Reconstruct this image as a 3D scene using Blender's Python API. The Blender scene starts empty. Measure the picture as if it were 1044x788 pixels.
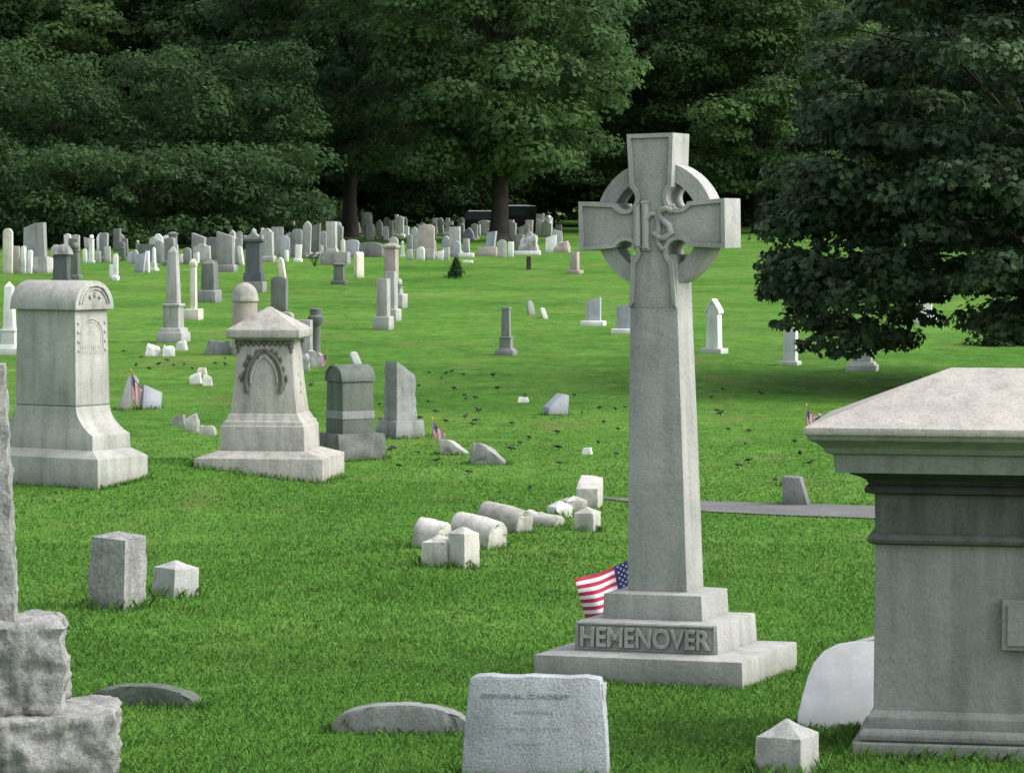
import bpy, bmesh, math, random
import numpy as np
from mathutils import Vector, Matrix, noise, Euler
R = math.radians
random.seed(7); rng = np.random.default_rng(7)
S = bpy.context.scene
C = S.collection
EYE = 3.0
FPX = 3200.0
PITCH = math.atan((394 - 235) / FPX)

# ------------------------------------------------------------------ terrain
_tab = [(-60, 1.2), (-20, 1.0), (0, 1.3), (6, .85), (11, .38), (14, .16), (17, .06), (20.6, .01), (26.5, -.02), (36, .02), (44, .04), (56, .11),
        (69, .30), (88, .66), (108, 1.14), (135, 1.86), (160, 2.35), (190, 2.82), (230, 3.5), (300, 5.0), (420, 9.0), (700, 20)]
_g = np.arange(-60, 700, .5)
_z = np.interp(_g, [a for a, b in _tab], [b for a, b in _tab])
_k = np.exp(-.5 * (np.arange(-14, 15) / 5.0) ** 2); _k /= _k.sum()
_z = np.convolve(np.pad(_z, 14, mode='edge'), _k, mode='valid')
BUMPS = [(-4.0, 37.2, .26, 1.0), (-6.4, 33.5, .06, 1.5), (-.4, 29.5, .10, 1.2), (-3.6, 24.0, .07, 1.0), (-5, 90, .15, 9), (9, 75, .15, 8), (14, 60, -.1, 8)]
def T(x, y):
    z = np.interp(y, _g, _z)
    for bx_, by_, a, r in BUMPS:
        z = z + a * np.exp(-((x - bx_) ** 2 + (y - by_) ** 2) / (2 * r * r))
    return z + .018 * np.sin(x * .9 + y * .35) * np.sin(y * .5 - x * .4)
def ray(px, py):
    u, v = (px - 522) / FPX, (394 - py) / FPX
    return Vector((u, math.cos(PITCH) + v * math.sin(PITCH), v * math.cos(PITCH) - math.sin(PITCH)))
def ground(px, py):
    """the spot on the lawn seen in that direction"""
    r = ray(px, py); r = r / r.y
    d, prev = 9.0, 9.0
    while d < 330:
        if EYE + r.z * d < T(r.x * d, d): break
        prev = d; d += .4
    a, b = prev, d
    for _ in range(24):
        m = (a + b) / 2
        if EYE + r.z * m < T(r.x * m, m): b = m
        else: a = m
    d = (a + b) / 2
    return Vector((r.x * d, d, float(T(r.x * d, d)))), FPX / d

# ------------------------------------------------------------------ materials
def nodes(name):
    m = bpy.data.materials.new(name); m.use_nodes = True
    nt = m.node_tree; b = nt.nodes['Principled BSDF']
    return m, nt, b
def N(nt, t, **kw):
    n = nt.nodes.new(t)
    for k, v in kw.items():
        if k in n.inputs: n.inputs[k].default_value = v
        else: setattr(n, k, v)
    return n
def mixc(nt, mode, fac, a, b):
    n = nt.nodes.new('ShaderNodeMix'); n.data_type = 'RGBA'; n.blend_type = mode
    for sock, val in ((n.inputs[0], fac), (n.inputs[6], a), (n.inputs[7], b)):
        if hasattr(val, 'is_linked') or isinstance(val, bpy.types.NodeSocket): nt.links.new(val, sock)
        elif isinstance(val, (int, float)): sock.default_value = val
        else: sock.default_value = (*val, 1)
    return n.outputs[2]
def ramp(nt, src, stops):
    r = nt.nodes.new('ShaderNodeValToRGB'); nt.links.new(src, r.inputs[0])
    e = r.color_ramp.elements
    while len(e) < len(stops): e.new(.5)
    for el, (p, c) in zip(e, stops):
        el.position = p; el.color = (*c, 1) if not isinstance(c, (int, float)) else (c, c, c, 1)
    return r.outputs[0]
def noise_n(nt, vec, scale, detail=4, rough=.55):
    n = N(nt, 'ShaderNodeTexNoise', Scale=scale, Detail=detail, Roughness=rough); nt.links.new(vec, n.inputs['Vector']); return n.outputs[0]

def stone(name, col, grain=.35, stain=.5, rough=.85, lichen=0.0, tint=(.25, .28, .22), bump=.5, gscale=70):
    m, nt, b = nodes(name)
    tc = N(nt, 'ShaderNodeTexCoord'); oi = N(nt, 'ShaderNodeObjectInfo')
    add = N(nt, 'ShaderNodeVectorMath', operation='ADD'); nt.links.new(tc.outputs['Object'], add.inputs[0])
    mul = N(nt, 'ShaderNodeVectorMath', operation='SCALE'); nt.links.new(oi.outputs['Location'], mul.inputs[0]); mul.inputs['Scale'].default_value = .73
    nt.links.new(mul.outputs[0], add.inputs[1]); v = add.outputs[0]
    big = noise_n(nt, v, 2.2, 5, .6)
    fine = noise_n(nt, v, gscale, 3, .7)
    mp = N(nt, 'ShaderNodeMapping'); mp.inputs['Scale'].default_value = (9, 9, .9); nt.links.new(v, mp.inputs[0])
    streak = noise_n(nt, mp.outputs[0], 1.0, 4, .6)
    mid = noise_n(nt, v, 14, 4, .65)
    c = mixc(nt, 'MULTIPLY', 1.0, col, ramp(nt, big, [(.3, .78), (.5, .97), (.72, 1.14)]))
    c = mixc(nt, 'MULTIPLY', stain, c, ramp(nt, streak, [(.32, (.52, .54, .50)), (.55, (1, 1, 1)), (.75, (1.08, 1.07, 1.03))]))
    c = mixc(nt, 'MULTIPLY', grain, c, ramp(nt, fine, [(.34, .42), (.5, 1.0), (.66, 1.4)]))
    c = mixc(nt, 'MIX', ramp(nt, mid, [(.52, 0.0), (.72, .35 + lichen)]), c, tuple(x * (.55 + .45 * y / max(tint)) for x, y in zip(col, tint)))
    sep = N(nt, 'ShaderNodeSeparateXYZ'); nt.links.new(tc.outputs['Object'], sep.inputs[0])
    grime = ramp(nt, sep.outputs[2], [(0.0, .5), (.16, 0.0)])
    c = mixc(nt, 'MIX', grime, c, tuple(x * .45 for x in (col[0], col[1] * 1.05, col[2] * .8)))
    # base colour darkened in hollows, driven by ambient occlusion
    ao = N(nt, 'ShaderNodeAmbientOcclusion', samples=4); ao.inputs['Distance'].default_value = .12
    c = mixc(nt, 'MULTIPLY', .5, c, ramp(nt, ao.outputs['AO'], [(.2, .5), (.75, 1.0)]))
    nt.links.new(c, b.inputs['Base Color']); b.inputs['Roughness'].default_value = rough
    b.inputs['Specular IOR Level'].default_value = .25
    bp = N(nt, 'ShaderNodeBump', Strength=bump, Distance=.004); nt.links.new(fine, bp.inputs['Height'])
    bp2 = N(nt, 'ShaderNodeBump', Strength=bump * .8, Distance=.02); nt.links.new(mid, bp2.inputs['Height']); nt.links.new(bp.outputs[0], bp2.inputs['Normal'])
    nt.links.new(bp2.outputs[0], b.inputs['Normal'])
    return m
def plain(name, col, rough=.6, var=.15, scale=12, metal=0, spec=.4):
    m, nt, b = nodes(name)
    tc = N(nt, 'ShaderNodeTexCoord'); n = noise_n(nt, tc.outputs['Object'], scale, 3)
    c = mixc(nt, 'MULTIPLY', 1.0, col, ramp(nt, n, [(.3, 1 - var), (.7, 1 + var)]))
    nt.links.new(c, b.inputs['Base Color']); b.inputs['Roughness'].default_value = rough; b.inputs['Metallic'].default_value = metal
    b.inputs['Specular IOR Level'].default_value = spec
    return m
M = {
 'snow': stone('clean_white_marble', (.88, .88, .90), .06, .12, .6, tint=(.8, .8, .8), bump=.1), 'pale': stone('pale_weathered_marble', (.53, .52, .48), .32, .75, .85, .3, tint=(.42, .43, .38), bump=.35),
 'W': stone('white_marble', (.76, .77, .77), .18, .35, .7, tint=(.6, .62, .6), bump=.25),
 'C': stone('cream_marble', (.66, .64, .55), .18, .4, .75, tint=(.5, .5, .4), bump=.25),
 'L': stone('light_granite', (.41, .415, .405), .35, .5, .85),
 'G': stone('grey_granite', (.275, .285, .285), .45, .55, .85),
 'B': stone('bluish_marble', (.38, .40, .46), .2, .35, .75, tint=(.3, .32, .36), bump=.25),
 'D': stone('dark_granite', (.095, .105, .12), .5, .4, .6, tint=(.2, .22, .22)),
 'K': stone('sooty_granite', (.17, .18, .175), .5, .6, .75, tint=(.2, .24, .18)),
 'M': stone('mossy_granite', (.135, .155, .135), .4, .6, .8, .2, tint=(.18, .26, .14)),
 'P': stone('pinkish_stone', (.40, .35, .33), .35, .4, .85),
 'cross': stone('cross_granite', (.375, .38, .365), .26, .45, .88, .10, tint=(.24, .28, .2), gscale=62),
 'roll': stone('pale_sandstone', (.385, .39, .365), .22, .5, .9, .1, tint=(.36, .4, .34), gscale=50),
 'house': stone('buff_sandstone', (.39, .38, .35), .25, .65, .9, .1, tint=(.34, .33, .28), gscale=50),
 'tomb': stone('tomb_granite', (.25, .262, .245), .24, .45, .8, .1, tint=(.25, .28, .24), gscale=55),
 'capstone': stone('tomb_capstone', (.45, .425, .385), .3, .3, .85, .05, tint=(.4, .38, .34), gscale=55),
 'soot_shade': stone('soot_and_shade_granite', (.06, .064, .058), .3, .6, .85, .1, tint=(.12, .14, .1), gscale=55), 'algae_shade': stone('algae_and_shade_granite', (.12, .128, .118), .3, .7, .85, .1, tint=(.16, .2, .15), gscale=55),  # cornice shade painted into two darker granites, along with soot and algae staining
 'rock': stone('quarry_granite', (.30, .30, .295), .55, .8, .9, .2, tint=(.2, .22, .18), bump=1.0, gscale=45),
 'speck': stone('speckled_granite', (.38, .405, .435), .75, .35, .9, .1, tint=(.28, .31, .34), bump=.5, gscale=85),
 'flag_red': plain('flag_red', (.42, .035, .075), .8, .1), 'flag_white': plain('flag_white', (.80, .72, .78), .8, .06),
 'flag_blue': plain('flag_blue', (.035, .05, .19), .8, .1), 'wood': plain('pale_wood', (.35, .22, .1), .7),
 'gold': plain('gold_tip', (.6, .42, .1), .4, .05, metal=.6),
 'bird': plain('bird_black', (.012, .012, .014), .55, .3, 40), 'beak': plain('bird_beak', (.04, .035, .02), .5),
 'bark': plain('tree_bark', (.035, .03, .026), .95, .45, 3),
 'stem': plain('plant_stem', (.05, .11, .03), .8), 'pink': plain('pink_petals', (.72, .38, .46), .7, .2), 'redp': plain('red_petals', (.6, .07, .08), .7, .2),
 'whitep': plain('white_petals', (.78, .76, .78), .7, .1),
 'paint': plain('car_paint_white', (.78, .79, .8), .3, .03), 'paintd': plain('car_paint_dark', (.012, .014, .016), .8, .05, spec=.05), 'glass': plain('car_glass', (.02, .025, .03), .1, .02), 'rubber': plain('tyre_rubber', (.02, .02, .02), .9), 'rim': plain('wheel_rim', (.4, .4, .42), .4, .05, metal=.6),
}
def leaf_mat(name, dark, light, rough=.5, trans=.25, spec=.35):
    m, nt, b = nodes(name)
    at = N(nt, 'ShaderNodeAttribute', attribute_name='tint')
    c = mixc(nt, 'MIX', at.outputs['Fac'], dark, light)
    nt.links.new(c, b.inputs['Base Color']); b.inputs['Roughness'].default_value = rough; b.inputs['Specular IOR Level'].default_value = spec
    tr = N(nt, 'ShaderNodeBsdfTranslucent'); nt.links.new(c, tr.inputs[0])
    mx = N(nt, 'ShaderNodeMixShader'); mx.inputs[0].default_value = trans
    nt.links.new(b.outputs[0], mx.inputs[1]); nt.links.new(tr.outputs[0], mx.inputs[2])
    nt.links.new(mx.outputs[0], nt.nodes['Material Output'].inputs[0])
    return m
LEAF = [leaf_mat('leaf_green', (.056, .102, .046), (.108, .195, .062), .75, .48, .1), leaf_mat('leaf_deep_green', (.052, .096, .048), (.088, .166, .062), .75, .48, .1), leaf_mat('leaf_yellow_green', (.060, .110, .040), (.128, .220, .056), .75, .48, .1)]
MAPLE = leaf_mat('leaf_maple', (.020, .040, .019), (.088, .150, .068), .55, .25, .2)
SHRUB = leaf_mat('leaf_shrub', (.012, .030, .014), (.034, .070, .030), .75, .2, .08)
GRASS = leaf_mat('grass_blade', (.090, .238, .038), (.172, .374, .066), .7, .2, .06)
nt = GRASS.node_tree; ge = nt.nodes.new('ShaderNodeNewGeometry'); va = nt.nodes.new('ShaderNodeVectorMath'); va.operation = 'MULTIPLY_ADD'   # blades in a sward shade like the sward
nt.links.new(ge.outputs['Normal'], va.inputs[0]); va.inputs[1].default_value = (.2, .2, .1); va.inputs[2].default_value = (0, 0, .9); vn = nt.nodes.new('ShaderNodeVectorMath'); vn.operation = 'NORMALIZE'; nt.links.new(va.outputs[0], vn.inputs[0])
nt.links.new(vn.outputs[0], nt.nodes['Principled BSDF'].inputs['Normal'])

# ------------------------------------------------------------------ mesh builder
class MB:
    def __init__(s): s.v = []; s.f = []; s.m = []
    def add(s, vs, fs, mi=0):
        o = len(s.v); s.v += [tuple(p) for p in vs]; s.f += [tuple(i + o for i in f) for f in fs]; s.m += [mi] * len(fs); return s
    def stack(s, rings, cx=0, cy=0, mi=0):
        """rings of (z, width, depth) joined bottom to top; width 0 closes to an apex"""
        vs, fs = [], []
        for z, w, d in rings:
            vs += [(cx - w / 2, cy - d / 2, z), (cx + w / 2, cy - d / 2, z), (cx + w / 2, cy + d / 2, z), (cx - w / 2, cy + d / 2, z)]
        n = len(rings)
        for k in range(n - 1):
            for i in range(4):
                a, b = 4 * k + i, 4 * k + (i + 1) % 4
                fs.append((a, b, b + 4, a + 4))
        fs.append((3, 2, 1, 0)); t = 4 * (n - 1); fs.append((t, t + 1, t + 2, t + 3))
        return s.add(vs, fs, mi)
    def box(s, x0, x1, y0, y1, z0, z1, mi=0):
        return s.stack([(z0, x1 - x0, y1 - y0), (z1, x1 - x0, y1 - y0)], (x0 + x1) / 2, (y0 + y1) / 2, mi)
    def lathe(s, prof, n=16, cx=0, cy=0, mi=0):
        vs, fs = [], []
        for r, z in prof:
            for i in range(n):
                a = 2 * math.pi * i / n; vs.append((cx + r * math.cos(a), cy + r * math.sin(a), z))
        for k in range(len(prof) - 1):
            for i in range(n):
                a, b = k * n + i, k * n + (i + 1) % n; fs.append((a, b, b + n, a + n))
        fs.append(tuple(reversed(range(n)))); t = n * (len(prof) - 1); fs.append(tuple(range(t, t + n)))
        return s.add(vs, fs, mi)
    def prism(s, prof, y0, y1, mi=0):
        """outline in x-z (counter-clockwise seen from the front) carried from y0 to y1"""
        n = len(prof); vs = [(x, y0, z) for x, z in prof] + [(x, y1, z) for x, z in prof]
        fs = [tuple(range(n)), tuple(reversed(range(n, 2 * n)))]
        for i in range(n):
            j = (i + 1) % n; fs.append((j, i, i + n, j + n))
        return s.add(vs, fs, mi)
    def prism_x(s, prof, x0, x1, mi=0):
        n = len(prof); vs = [(x1, y, z) for y, z in prof] + [(x0, y, z) for y, z in prof]
        fs = [tuple(range(n)), tuple(reversed(range(n, 2 * n)))]
        for i in range(n):
            j = (i + 1) % n; fs.append((j, i, i + n, j + n))
        return s.add(vs, fs, mi)
    def tube(s, pts, r, n=8, mi=0, taper=None, flat=1.0):
        pts = [Vector(p) for p in pts]; vs, fs = [], []
        for k, p in enumerate(pts):
            t = (pts[min(k + 1, len(pts) - 1)] - pts[max(k - 1, 0)]).normalized()
            a = t.cross(Vector((0, 1, 0)) if abs(t.y) < .9 else Vector((1, 0, 0))).normalized(); b = t.cross(a)
            rr = r if taper is None else r + (taper - r) * k / (len(pts) - 1)
            for i in range(n):
                an = 2 * math.pi * i / n; vs.append(p + a * rr * math.cos(an) + b * rr * flat * math.sin(an))
        for k in range(len(pts) - 1):
            for i in range(n):
                a, b = k * n + i, k * n + (i + 1) % n; fs.append((a, b, b + n, a + n))
        fs.append(tuple(reversed(range(n)))); t = n * (len(pts) - 1); fs.append(tuple(range(t, t + n)))
        return s.add(vs, fs, mi)
    def rough(s, w0, d0, w1, d1, z0, z1, amp=.03, cell=.09, seed=0, top=0.3, slant=0, cx=0, cy=0, mi=0, freq=0):
        """quarry-faced block: a subdivided frustum pushed in and out by noise"""
        nx, ny, nz = [max(2, int(round(q / cell))) for q in (max(w0, w1), max(d0, d1), z1 - z0)]
        idx = {}; vs = []; fs = []
        def vid(i, j, k):
            key = (i, j, k)
            if key not in idx:
                u, v, t = i / nx, j / ny, k / nz
                w = w0 + (w1 - w0) * t; d = d0 + (d1 - d0) * t
                p = Vector(((u - .5) * w, (v - .5) * d, z0 + (z1 - z0) * t + slant * t * (u - .5)))
                q = p * (1.0 / max(cell * 2.6, freq, .05)) + Vector((seed * 7.3, seed * 3.1, 0))
                nv = noise.fractal(q, .75, 2.1, 5 if freq else 3)
                out = Vector(((u - .5) * 2 * (i in (0, nx)), (v - .5) * 2 * (j in (0, ny)), 0))
                if out.length: p += out.normalized() * (nv * amp + amp * .3)
                if k == nz: p.z += top * amp * noise.noise(q * 1.3)
                if k == nz and out.length: p -= out.normalized() * amp * .4
                idx[key] = len(vs); vs.append((p.x + cx, p.y + cy, p.z))
            return idx[key]
        for i in range(nx):
            for k in range(nz):
                fs.append((vid(i, 0, k), vid(i + 1, 0, k), vid(i + 1, 0, k + 1), vid(i, 0, k + 1)))
                fs.append((vid(i + 1, ny, k), vid(i, ny, k), vid(i, ny, k + 1), vid(i + 1, ny, k + 1)))
        for j in range(ny):
            for k in range(nz):
                fs.append((vid(nx, j, k), vid(nx, j + 1, k), vid(nx, j + 1, k + 1), vid(nx, j, k + 1)))
                fs.append((vid(0, j + 1, k), vid(0, j, k), vid(0, j, k + 1), vid(0, j + 1, k + 1)))
        for i in range(nx):
            for j in range(ny):
                fs.append((vid(i, j, nz), vid(i + 1, j, nz), vid(i + 1, j + 1, nz), vid(i, j + 1, nz)))
                fs.append((vid(i, j + 1, 0), vid(i + 1, j + 1, 0), vid(i + 1, j, 0), vid(i, j, 0)))
        return s.add(vs, fs, mi)
    def build(s, name, mats, parent=None, bevel=0, smooth=None, seg=2, wear=0):
        me = bpy.data.meshes.new(name); me.from_pydata(s.v, [], s.f); me.update()
        for mt in (mats if isinstance(mats, (list, tuple)) else [mats]): me.materials.append(M[mt] if isinstance(mt, str) else mt)
        me.polygons.foreach_set('material_index', s.m)
        if bevel:
            b = bmesh.new(); b.from_mesh(me)
            bmesh.ops.remove_doubles(b, verts=b.verts, dist=.0002)
            es = [e for e in b.edges if len(e.link_faces) == 2 and e.calc_face_angle(0) > .35]
            bmesh.ops.bevel(b, geom=es, offset=bevel, segments=seg, profile=.6, affect='EDGES', clamp_overlap=True)
            if wear:
                bmesh.ops.triangulate(b, faces=[f for f in b.faces if len(f.verts) > 4])
                for _ in range(3):
                    bmesh.ops.subdivide_edges(b, edges=[e for e in b.edges if e.calc_length() > .05], cuts=1, use_grid_fill=True)
                b.normal_update(); sd_ = len(s.v) * 1.37 + sum(p[2] for p in s.v[:6])
                for vt in b.verts:
                    q = vt.co * 7 + Vector((sd_, sd_ * .7, 0)); vt.co += vt.normal * (wear * noise.fractal(q, .9, 2.0, 3) - (wear * 1.6 if noise.noise(q * 1.7) > .42 else 0))
            b.to_mesh(me); b.free()
        if smooth is not None:
            me.polygons.foreach_set('use_smooth', [True] * len(me.polygons)); me.set_sharp_from_angle(angle=R(smooth))
        o = bpy.data.objects.new(name, me); C.objects.link(o)
        if parent is not None: o.parent = parent
        return o
def thing(name, label, cat, loc, yaw=0, lean=(0, 0), group=None):
    o = bpy.data.objects.new(name, None); C.objects.link(o); o.empty_display_size = .2
    o.location = loc; o.rotation_euler = (R(lean[1]), R(lean[0]), R(yaw)); o['label'] = label; o['category'] = cat
    if group: o['group'] = group
    return o
def tag(o, label, cat, loc=None, yaw=0, lean=(0, 0), group=None):
    if loc is not None: o.location = loc; o.rotation_euler = (R(lean[1]), R(lean[0]), R(yaw))
    o['label'] = label; o['category'] = cat
    if group: o['group'] = group
    return o
def text_mesh(body, name, mat, parent, width, height, depth, loc, rot, bold=.012):
    cu = bpy.data.curves.new(name, 'FONT'); cu.body = body; cu.extrude = .02; cu.offset = bold; cu.align_x = 'CENTER'; cu.size = 1; cu.resolution_u = 3; cu.bevel_depth = .008; cu.bevel_resolution = 1
    t = bpy.data.objects.new(name + '_source', cu); C.objects.link(t)
    bpy.context.view_layer.update()
    me = bpy.data.meshes.new_from_object(t.evaluated_get(bpy.context.evaluated_depsgraph_get()))
    bpy.data.objects.remove(t); bpy.data.curves.remove(cu)
    co = np.empty(len(me.vertices) * 3); me.vertices.foreach_get('co', co); co = co.reshape(-1, 3)
    lo, hi = co.min(0), co.max(0)
    co = (co - (lo + hi) / 2) / (hi - lo) * np.array([width, height, depth])
    mt = Matrix.Translation(loc) @ Euler(rot).to_matrix().to_4x4()
    co = np.array([mt @ Vector(c) for c in co]); me.vertices.foreach_set('co', co.ravel()); me.update()
    me.materials.clear(); me.materials.append(M[mat]); me.name = name
    o = bpy.data.objects.new(name, me); C.objects.link(o); o.parent = parent
    return o
def arc(cx, cz, r, a0, a1, n=12, rz=None):
    rz = r if rz is None else rz
    return [(cx + r * math.cos(R(a0 + (a1 - a0) * i / n)), cz + rz * math.sin(R(a0 + (a1 - a0) * i / n))) for i in range(n + 1)]
FRINGE = []            # spots where unmown grass stands against a stone: (x, y, half width, half depth, yaw, height)
def fringe(loc, w, d, yaw, h=.10): FRINGE.append((loc[0], loc[1], w / 2, d / 2, R(yaw), h))

# ------------------------------------------------------------------ setting: ground, path, sky
def sheet(xs, ys, dz=0, name='ground', zf=T):
    X, Y = np.meshgrid(xs, ys); Z = zf(X, Y) + dz
    v = np.stack([X, Y, Z], -1).reshape(-1, 3); nx = len(xs)
    f = [(j * nx + i, j * nx + i + 1, (j + 1) * nx + i + 1, (j + 1) * nx + i) for j in range(len(ys) - 1) for i in range(nx - 1)]
    me = bpy.data.meshes.new(name); me.from_pydata(v.tolist(), [], f); me.polygons.foreach_set('use_smooth', [True] * len(f)); me.update()
    o = bpy.data.objects.new(name, me); C.objects.link(o); return o
def ground_mat():
    m, nt, b = nodes('lawn')
    tc = N(nt, 'ShaderNodeTexCoord'); v = tc.outputs['Object']
    a = noise_n(nt, v, .16, 4, .6); c = noise_n(nt, v, .75, 5, .7); f = noise_n(nt, v, 9, 5, .75); ff = noise_n(nt, v, 38, 3, .7)
    mp = N(nt, 'ShaderNodeMapping'); mp.inputs['Scale'].default_value = (.35, .12, 1); mp.inputs['Location'].default_value = (3, 9, 0); nt.links.new(v, mp.inputs[0])
    dry = noise_n(nt, mp.outputs[0], 1.0, 5, .65)
    col = ramp(nt, a, [(.30, (.050, .140, .018)), (.50, (.078, .188, .028)), (.70, (.112, .222, .038))])
    col = mixc(nt, 'MULTIPLY', .8, col, ramp(nt, c, [(.3, .68), (.5, 1.0), (.7, 1.28)]))
    mp3 = N(nt, 'ShaderNodeMapping'); mp3.inputs['Scale'].default_value = (2.2, .7, 1); nt.links.new(v, mp3.inputs[0]); g3 = noise_n(nt, mp3.outputs[0], 1.6, 6, .75)
    col = mixc(nt, 'MULTIPLY', .8, col, ramp(nt, g3, [(.32, (.62, .70, .60)), (.5, (1, 1, 1)), (.68, (1.35, 1.24, 1.3))]))
    col = mixc(nt, 'MULTIPLY', .75, col, ramp(nt, f, [(.3, .55), (.5, 1.0), (.72, 1.45)]))
    col = mixc(nt, 'MULTIPLY', .7, col, ramp(nt, ff, [(.3, .5), (.5, 1.0), (.7, 1.5)]))
    col = mixc(nt, 'MIX', ramp(nt, dry, [(.52, 0.0), (.74, .5)]), col, (.165, .215, .052))
    d2 = noise_n(nt, mp.outputs[0], 2.7, 4, .6)
    col = mixc(nt, 'MIX', ramp(nt, d2, [(.57, 0.0), (.72, .55)]), col, (.180, .160, .066))
    nt.links.new(col, b.inputs['Base Color']); b.inputs['Roughness'].default_value = .95; b.inputs['Specular IOR Level'].default_value = .05
    bp = N(nt, 'ShaderNodeBump', Strength=.7, Distance=.05); nt.links.new(f, bp.inputs['Height'])
    bp2 = N(nt, 'ShaderNodeBump', Strength=.5, Distance=.02); nt.links.new(ff, bp2.inputs['Height']); nt.links.new(bp.outputs[0], bp2.inputs['Normal'])
    nt.links.new(bp2.outputs[0], b.inputs['Normal'])
    return m
def sp(n, mx, p): t = np.linspace(-1, 1, n); return np.sign(t) * np.abs(t) ** p * mx
xs = sp(161, 400, 2.6)
ys = np.concatenate([np.linspace(-50, 8, 15)[:-1], np.arange(8, 60, .35), np.arange(60, 140, 1.0), np.geomspace(140, 690, 40)])
g = sheet(xs, ys); g['kind'] = 'structure'; g.data.materials.append(ground_mat())
# gravel path crossing the lawn behind the cross
def path_mat():
    m, nt, b = nodes('worn_tarmac'); tc = N(nt, 'ShaderNodeTexCoord'); n = noise_n(nt, tc.outputs['Object'], 22, 5, .7); n2 = noise_n(nt, tc.outputs['Object'], 1.3, 3)
    c = ramp(nt, n, [(.3, (.085, .085, .085)), (.7, (.17, .17, .168))]); c = mixc(nt, 'MULTIPLY', .7, c, ramp(nt, n2, [(.3, .7), (.7, 1.2)]))
    nt.links.new(c, b.inputs['Base Color']); b.inputs['Roughness'].default_value = .95
    bp = N(nt, 'ShaderNodeBump', Strength=.5, Distance=.01); nt.links.new(n, bp.inputs['Height']); nt.links.new(bp.outputs[0], b.inputs['Normal']); return m
pts = [ground(600, 507)[0], ground(660, 512)[0], ground(720, 517)[0], ground(800, 520)[0], ground(890, 523)[0], ground(1000, 527)[0]]
px_ = np.array([p.x for p in pts] + [12, 30]); py_ = np.array([p.y for p in pts] + [pts[-1].y - 1.8, pts[-1].y - 5.5])
wid = np.array([.05, .3, .70, .78, .8, .8, .8, .8])
mb = MB(); fine_x = np.linspace(px_[0], 30, 140); cy = np.interp(fine_x, px_, py_); cw = np.interp(fine_x, px_, wid)
vs = []; fs = []
for i, x in enumerate(fine_x):
    for j in range(5):
        y = cy[i] + (j / 4 - .5) * 2 * cw[i] + .05 * noise.noise(Vector((x * 2.3, j * 9.1, 0)))
        vs.append((x, y, float(T(x, y)) + .012 + .012 * (1 - abs(j - 2) / 2)))
for i in range(len(fine_x) - 1):
    for j in range(4): a = i * 5 + j; fs.append((a, a + 5, a + 6, a + 1))
mb.add(vs, fs); p = mb.build('path', path_mat(), smooth=60); p['kind'] = 'structure'

# ------------------------------------------------------------------ the Celtic cross
loc = Vector((1.044, 21.02, .03))
X = thing('celtic_cross', 'tall ringed stone cross with a carved monogram on a stepped base lettered HEMENOVER', 'cross', loc, -23.6, (-1.1, 0))
fringe(loc, 1.5, 1.18, -23.6, .06)
MB().stack([(-.25, 1.47, 1.12), (.163, 1.47, 1.12), (.183, 1.03, .80)]).build('base_slab', 'cross', X, .008, 40)
t2 = MB().stack([(.181, 1.02, .785), (.374, 1.0, .765), (.384, .72, .53)]).build('name_block', 'cross', X, .007, 40)
text_mesh('HEMENOVER', 'lettering', 'cross', t2, .92, .136, .05, Vector((0, -.386, .276)), (R(90 - 2.6), 0, 0), .018)
bd = MB()
for z0, z1 in ((.190, .200), (.357, .368)): bd.box(-.49, .49, -.398, -.372, z0, z1)
for x0 in (-.49, .478): bd.box(x0, x0 + .012, -.397, -.372, .200, .357)
bd.build('raised_border', 'cross', t2, .002)
MB().stack([(.382, .71, .525), (.551, .695, .51), (.563, .47, .36)]).build('upper_block', 'cross', X, .006, 40)
ZC = 3.008
MB().stack([(.56, .425, .325), (1.5, .385, .31), (2.52, .335, .285), (ZC - .2, .325, .28)]).build('shaft', 'cross', X, .007, 40)
fb = MB()
def strip(p0, p1, w, y0=-.158, y1=-.158):  # narrow raised fillet on the front of the shaft
    (xa, za), (xb, zb) = p0, p1; dx, dz = xb - xa, zb - za; L = math.hypot(dx, dz); nx_, nz_ = -dz / L * w / 2, dx / L * w / 2
    fb.add([(xa + nx_, y0, za + nz_), (xa - nx_, y0, za - nz_), (xb - nx_, y1, zb - nz_), (xb + nx_, y1, zb + nz_), (xa + nx_, y0 + .03, za + nz_), (xa - nx_, y0 + .03, za - nz_), (xb - nx_, y1 + .03, zb - nz_), (xb + nx_, y1 + .03, zb + nz_)],
           [(0, 1, 2, 3), (0, 4, 5, 1), (1, 5, 6, 2), (2, 6, 7, 3), (3, 7, 4, 0)])
# head: flared arms with round notches in the four angles
def head_outline(hw, grow=0):
    n = []
    cxn, czn, rn = .188, .180, .078
    a_end, t_end, we, wt = .52, .605, .165, .165
    inn = .148
    da = math.degrees(math.asin((inn - czn) / rn)); dx_ = math.sqrt(max(rn ** 2 - (czn - inn) ** 2, 0))
    # first quadrant, from the right arm end round to the top arm
    q = [(a_end, we)]
    db = math.degrees(math.acos((inn - cxn) / rn))
    a0 = da; a1 = -(360 - db)
    q += arc(cxn, czn, rn, a0, -(360 - db) if False else db - 360, 16)
    q += [(wt, t_end)]
    return q
q1 = head_outline(0)
q2 = [(-x, z) for x, z in reversed(q1)]
low = .55
q4 = [(x, -z) for x, z in reversed(q1[:-1])]; q3 = [(-x, -z) for x, z in q1[:-1]]
outline = q1 + q2 + q3 + [(-.168, -low), (.168, -low)] + q4
outline = [(x, z + ZC) for x, z in outline]
hd = MB().prism(outline, -.148, .148).build('cross_head', 'cross', X, .005, 40)
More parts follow.
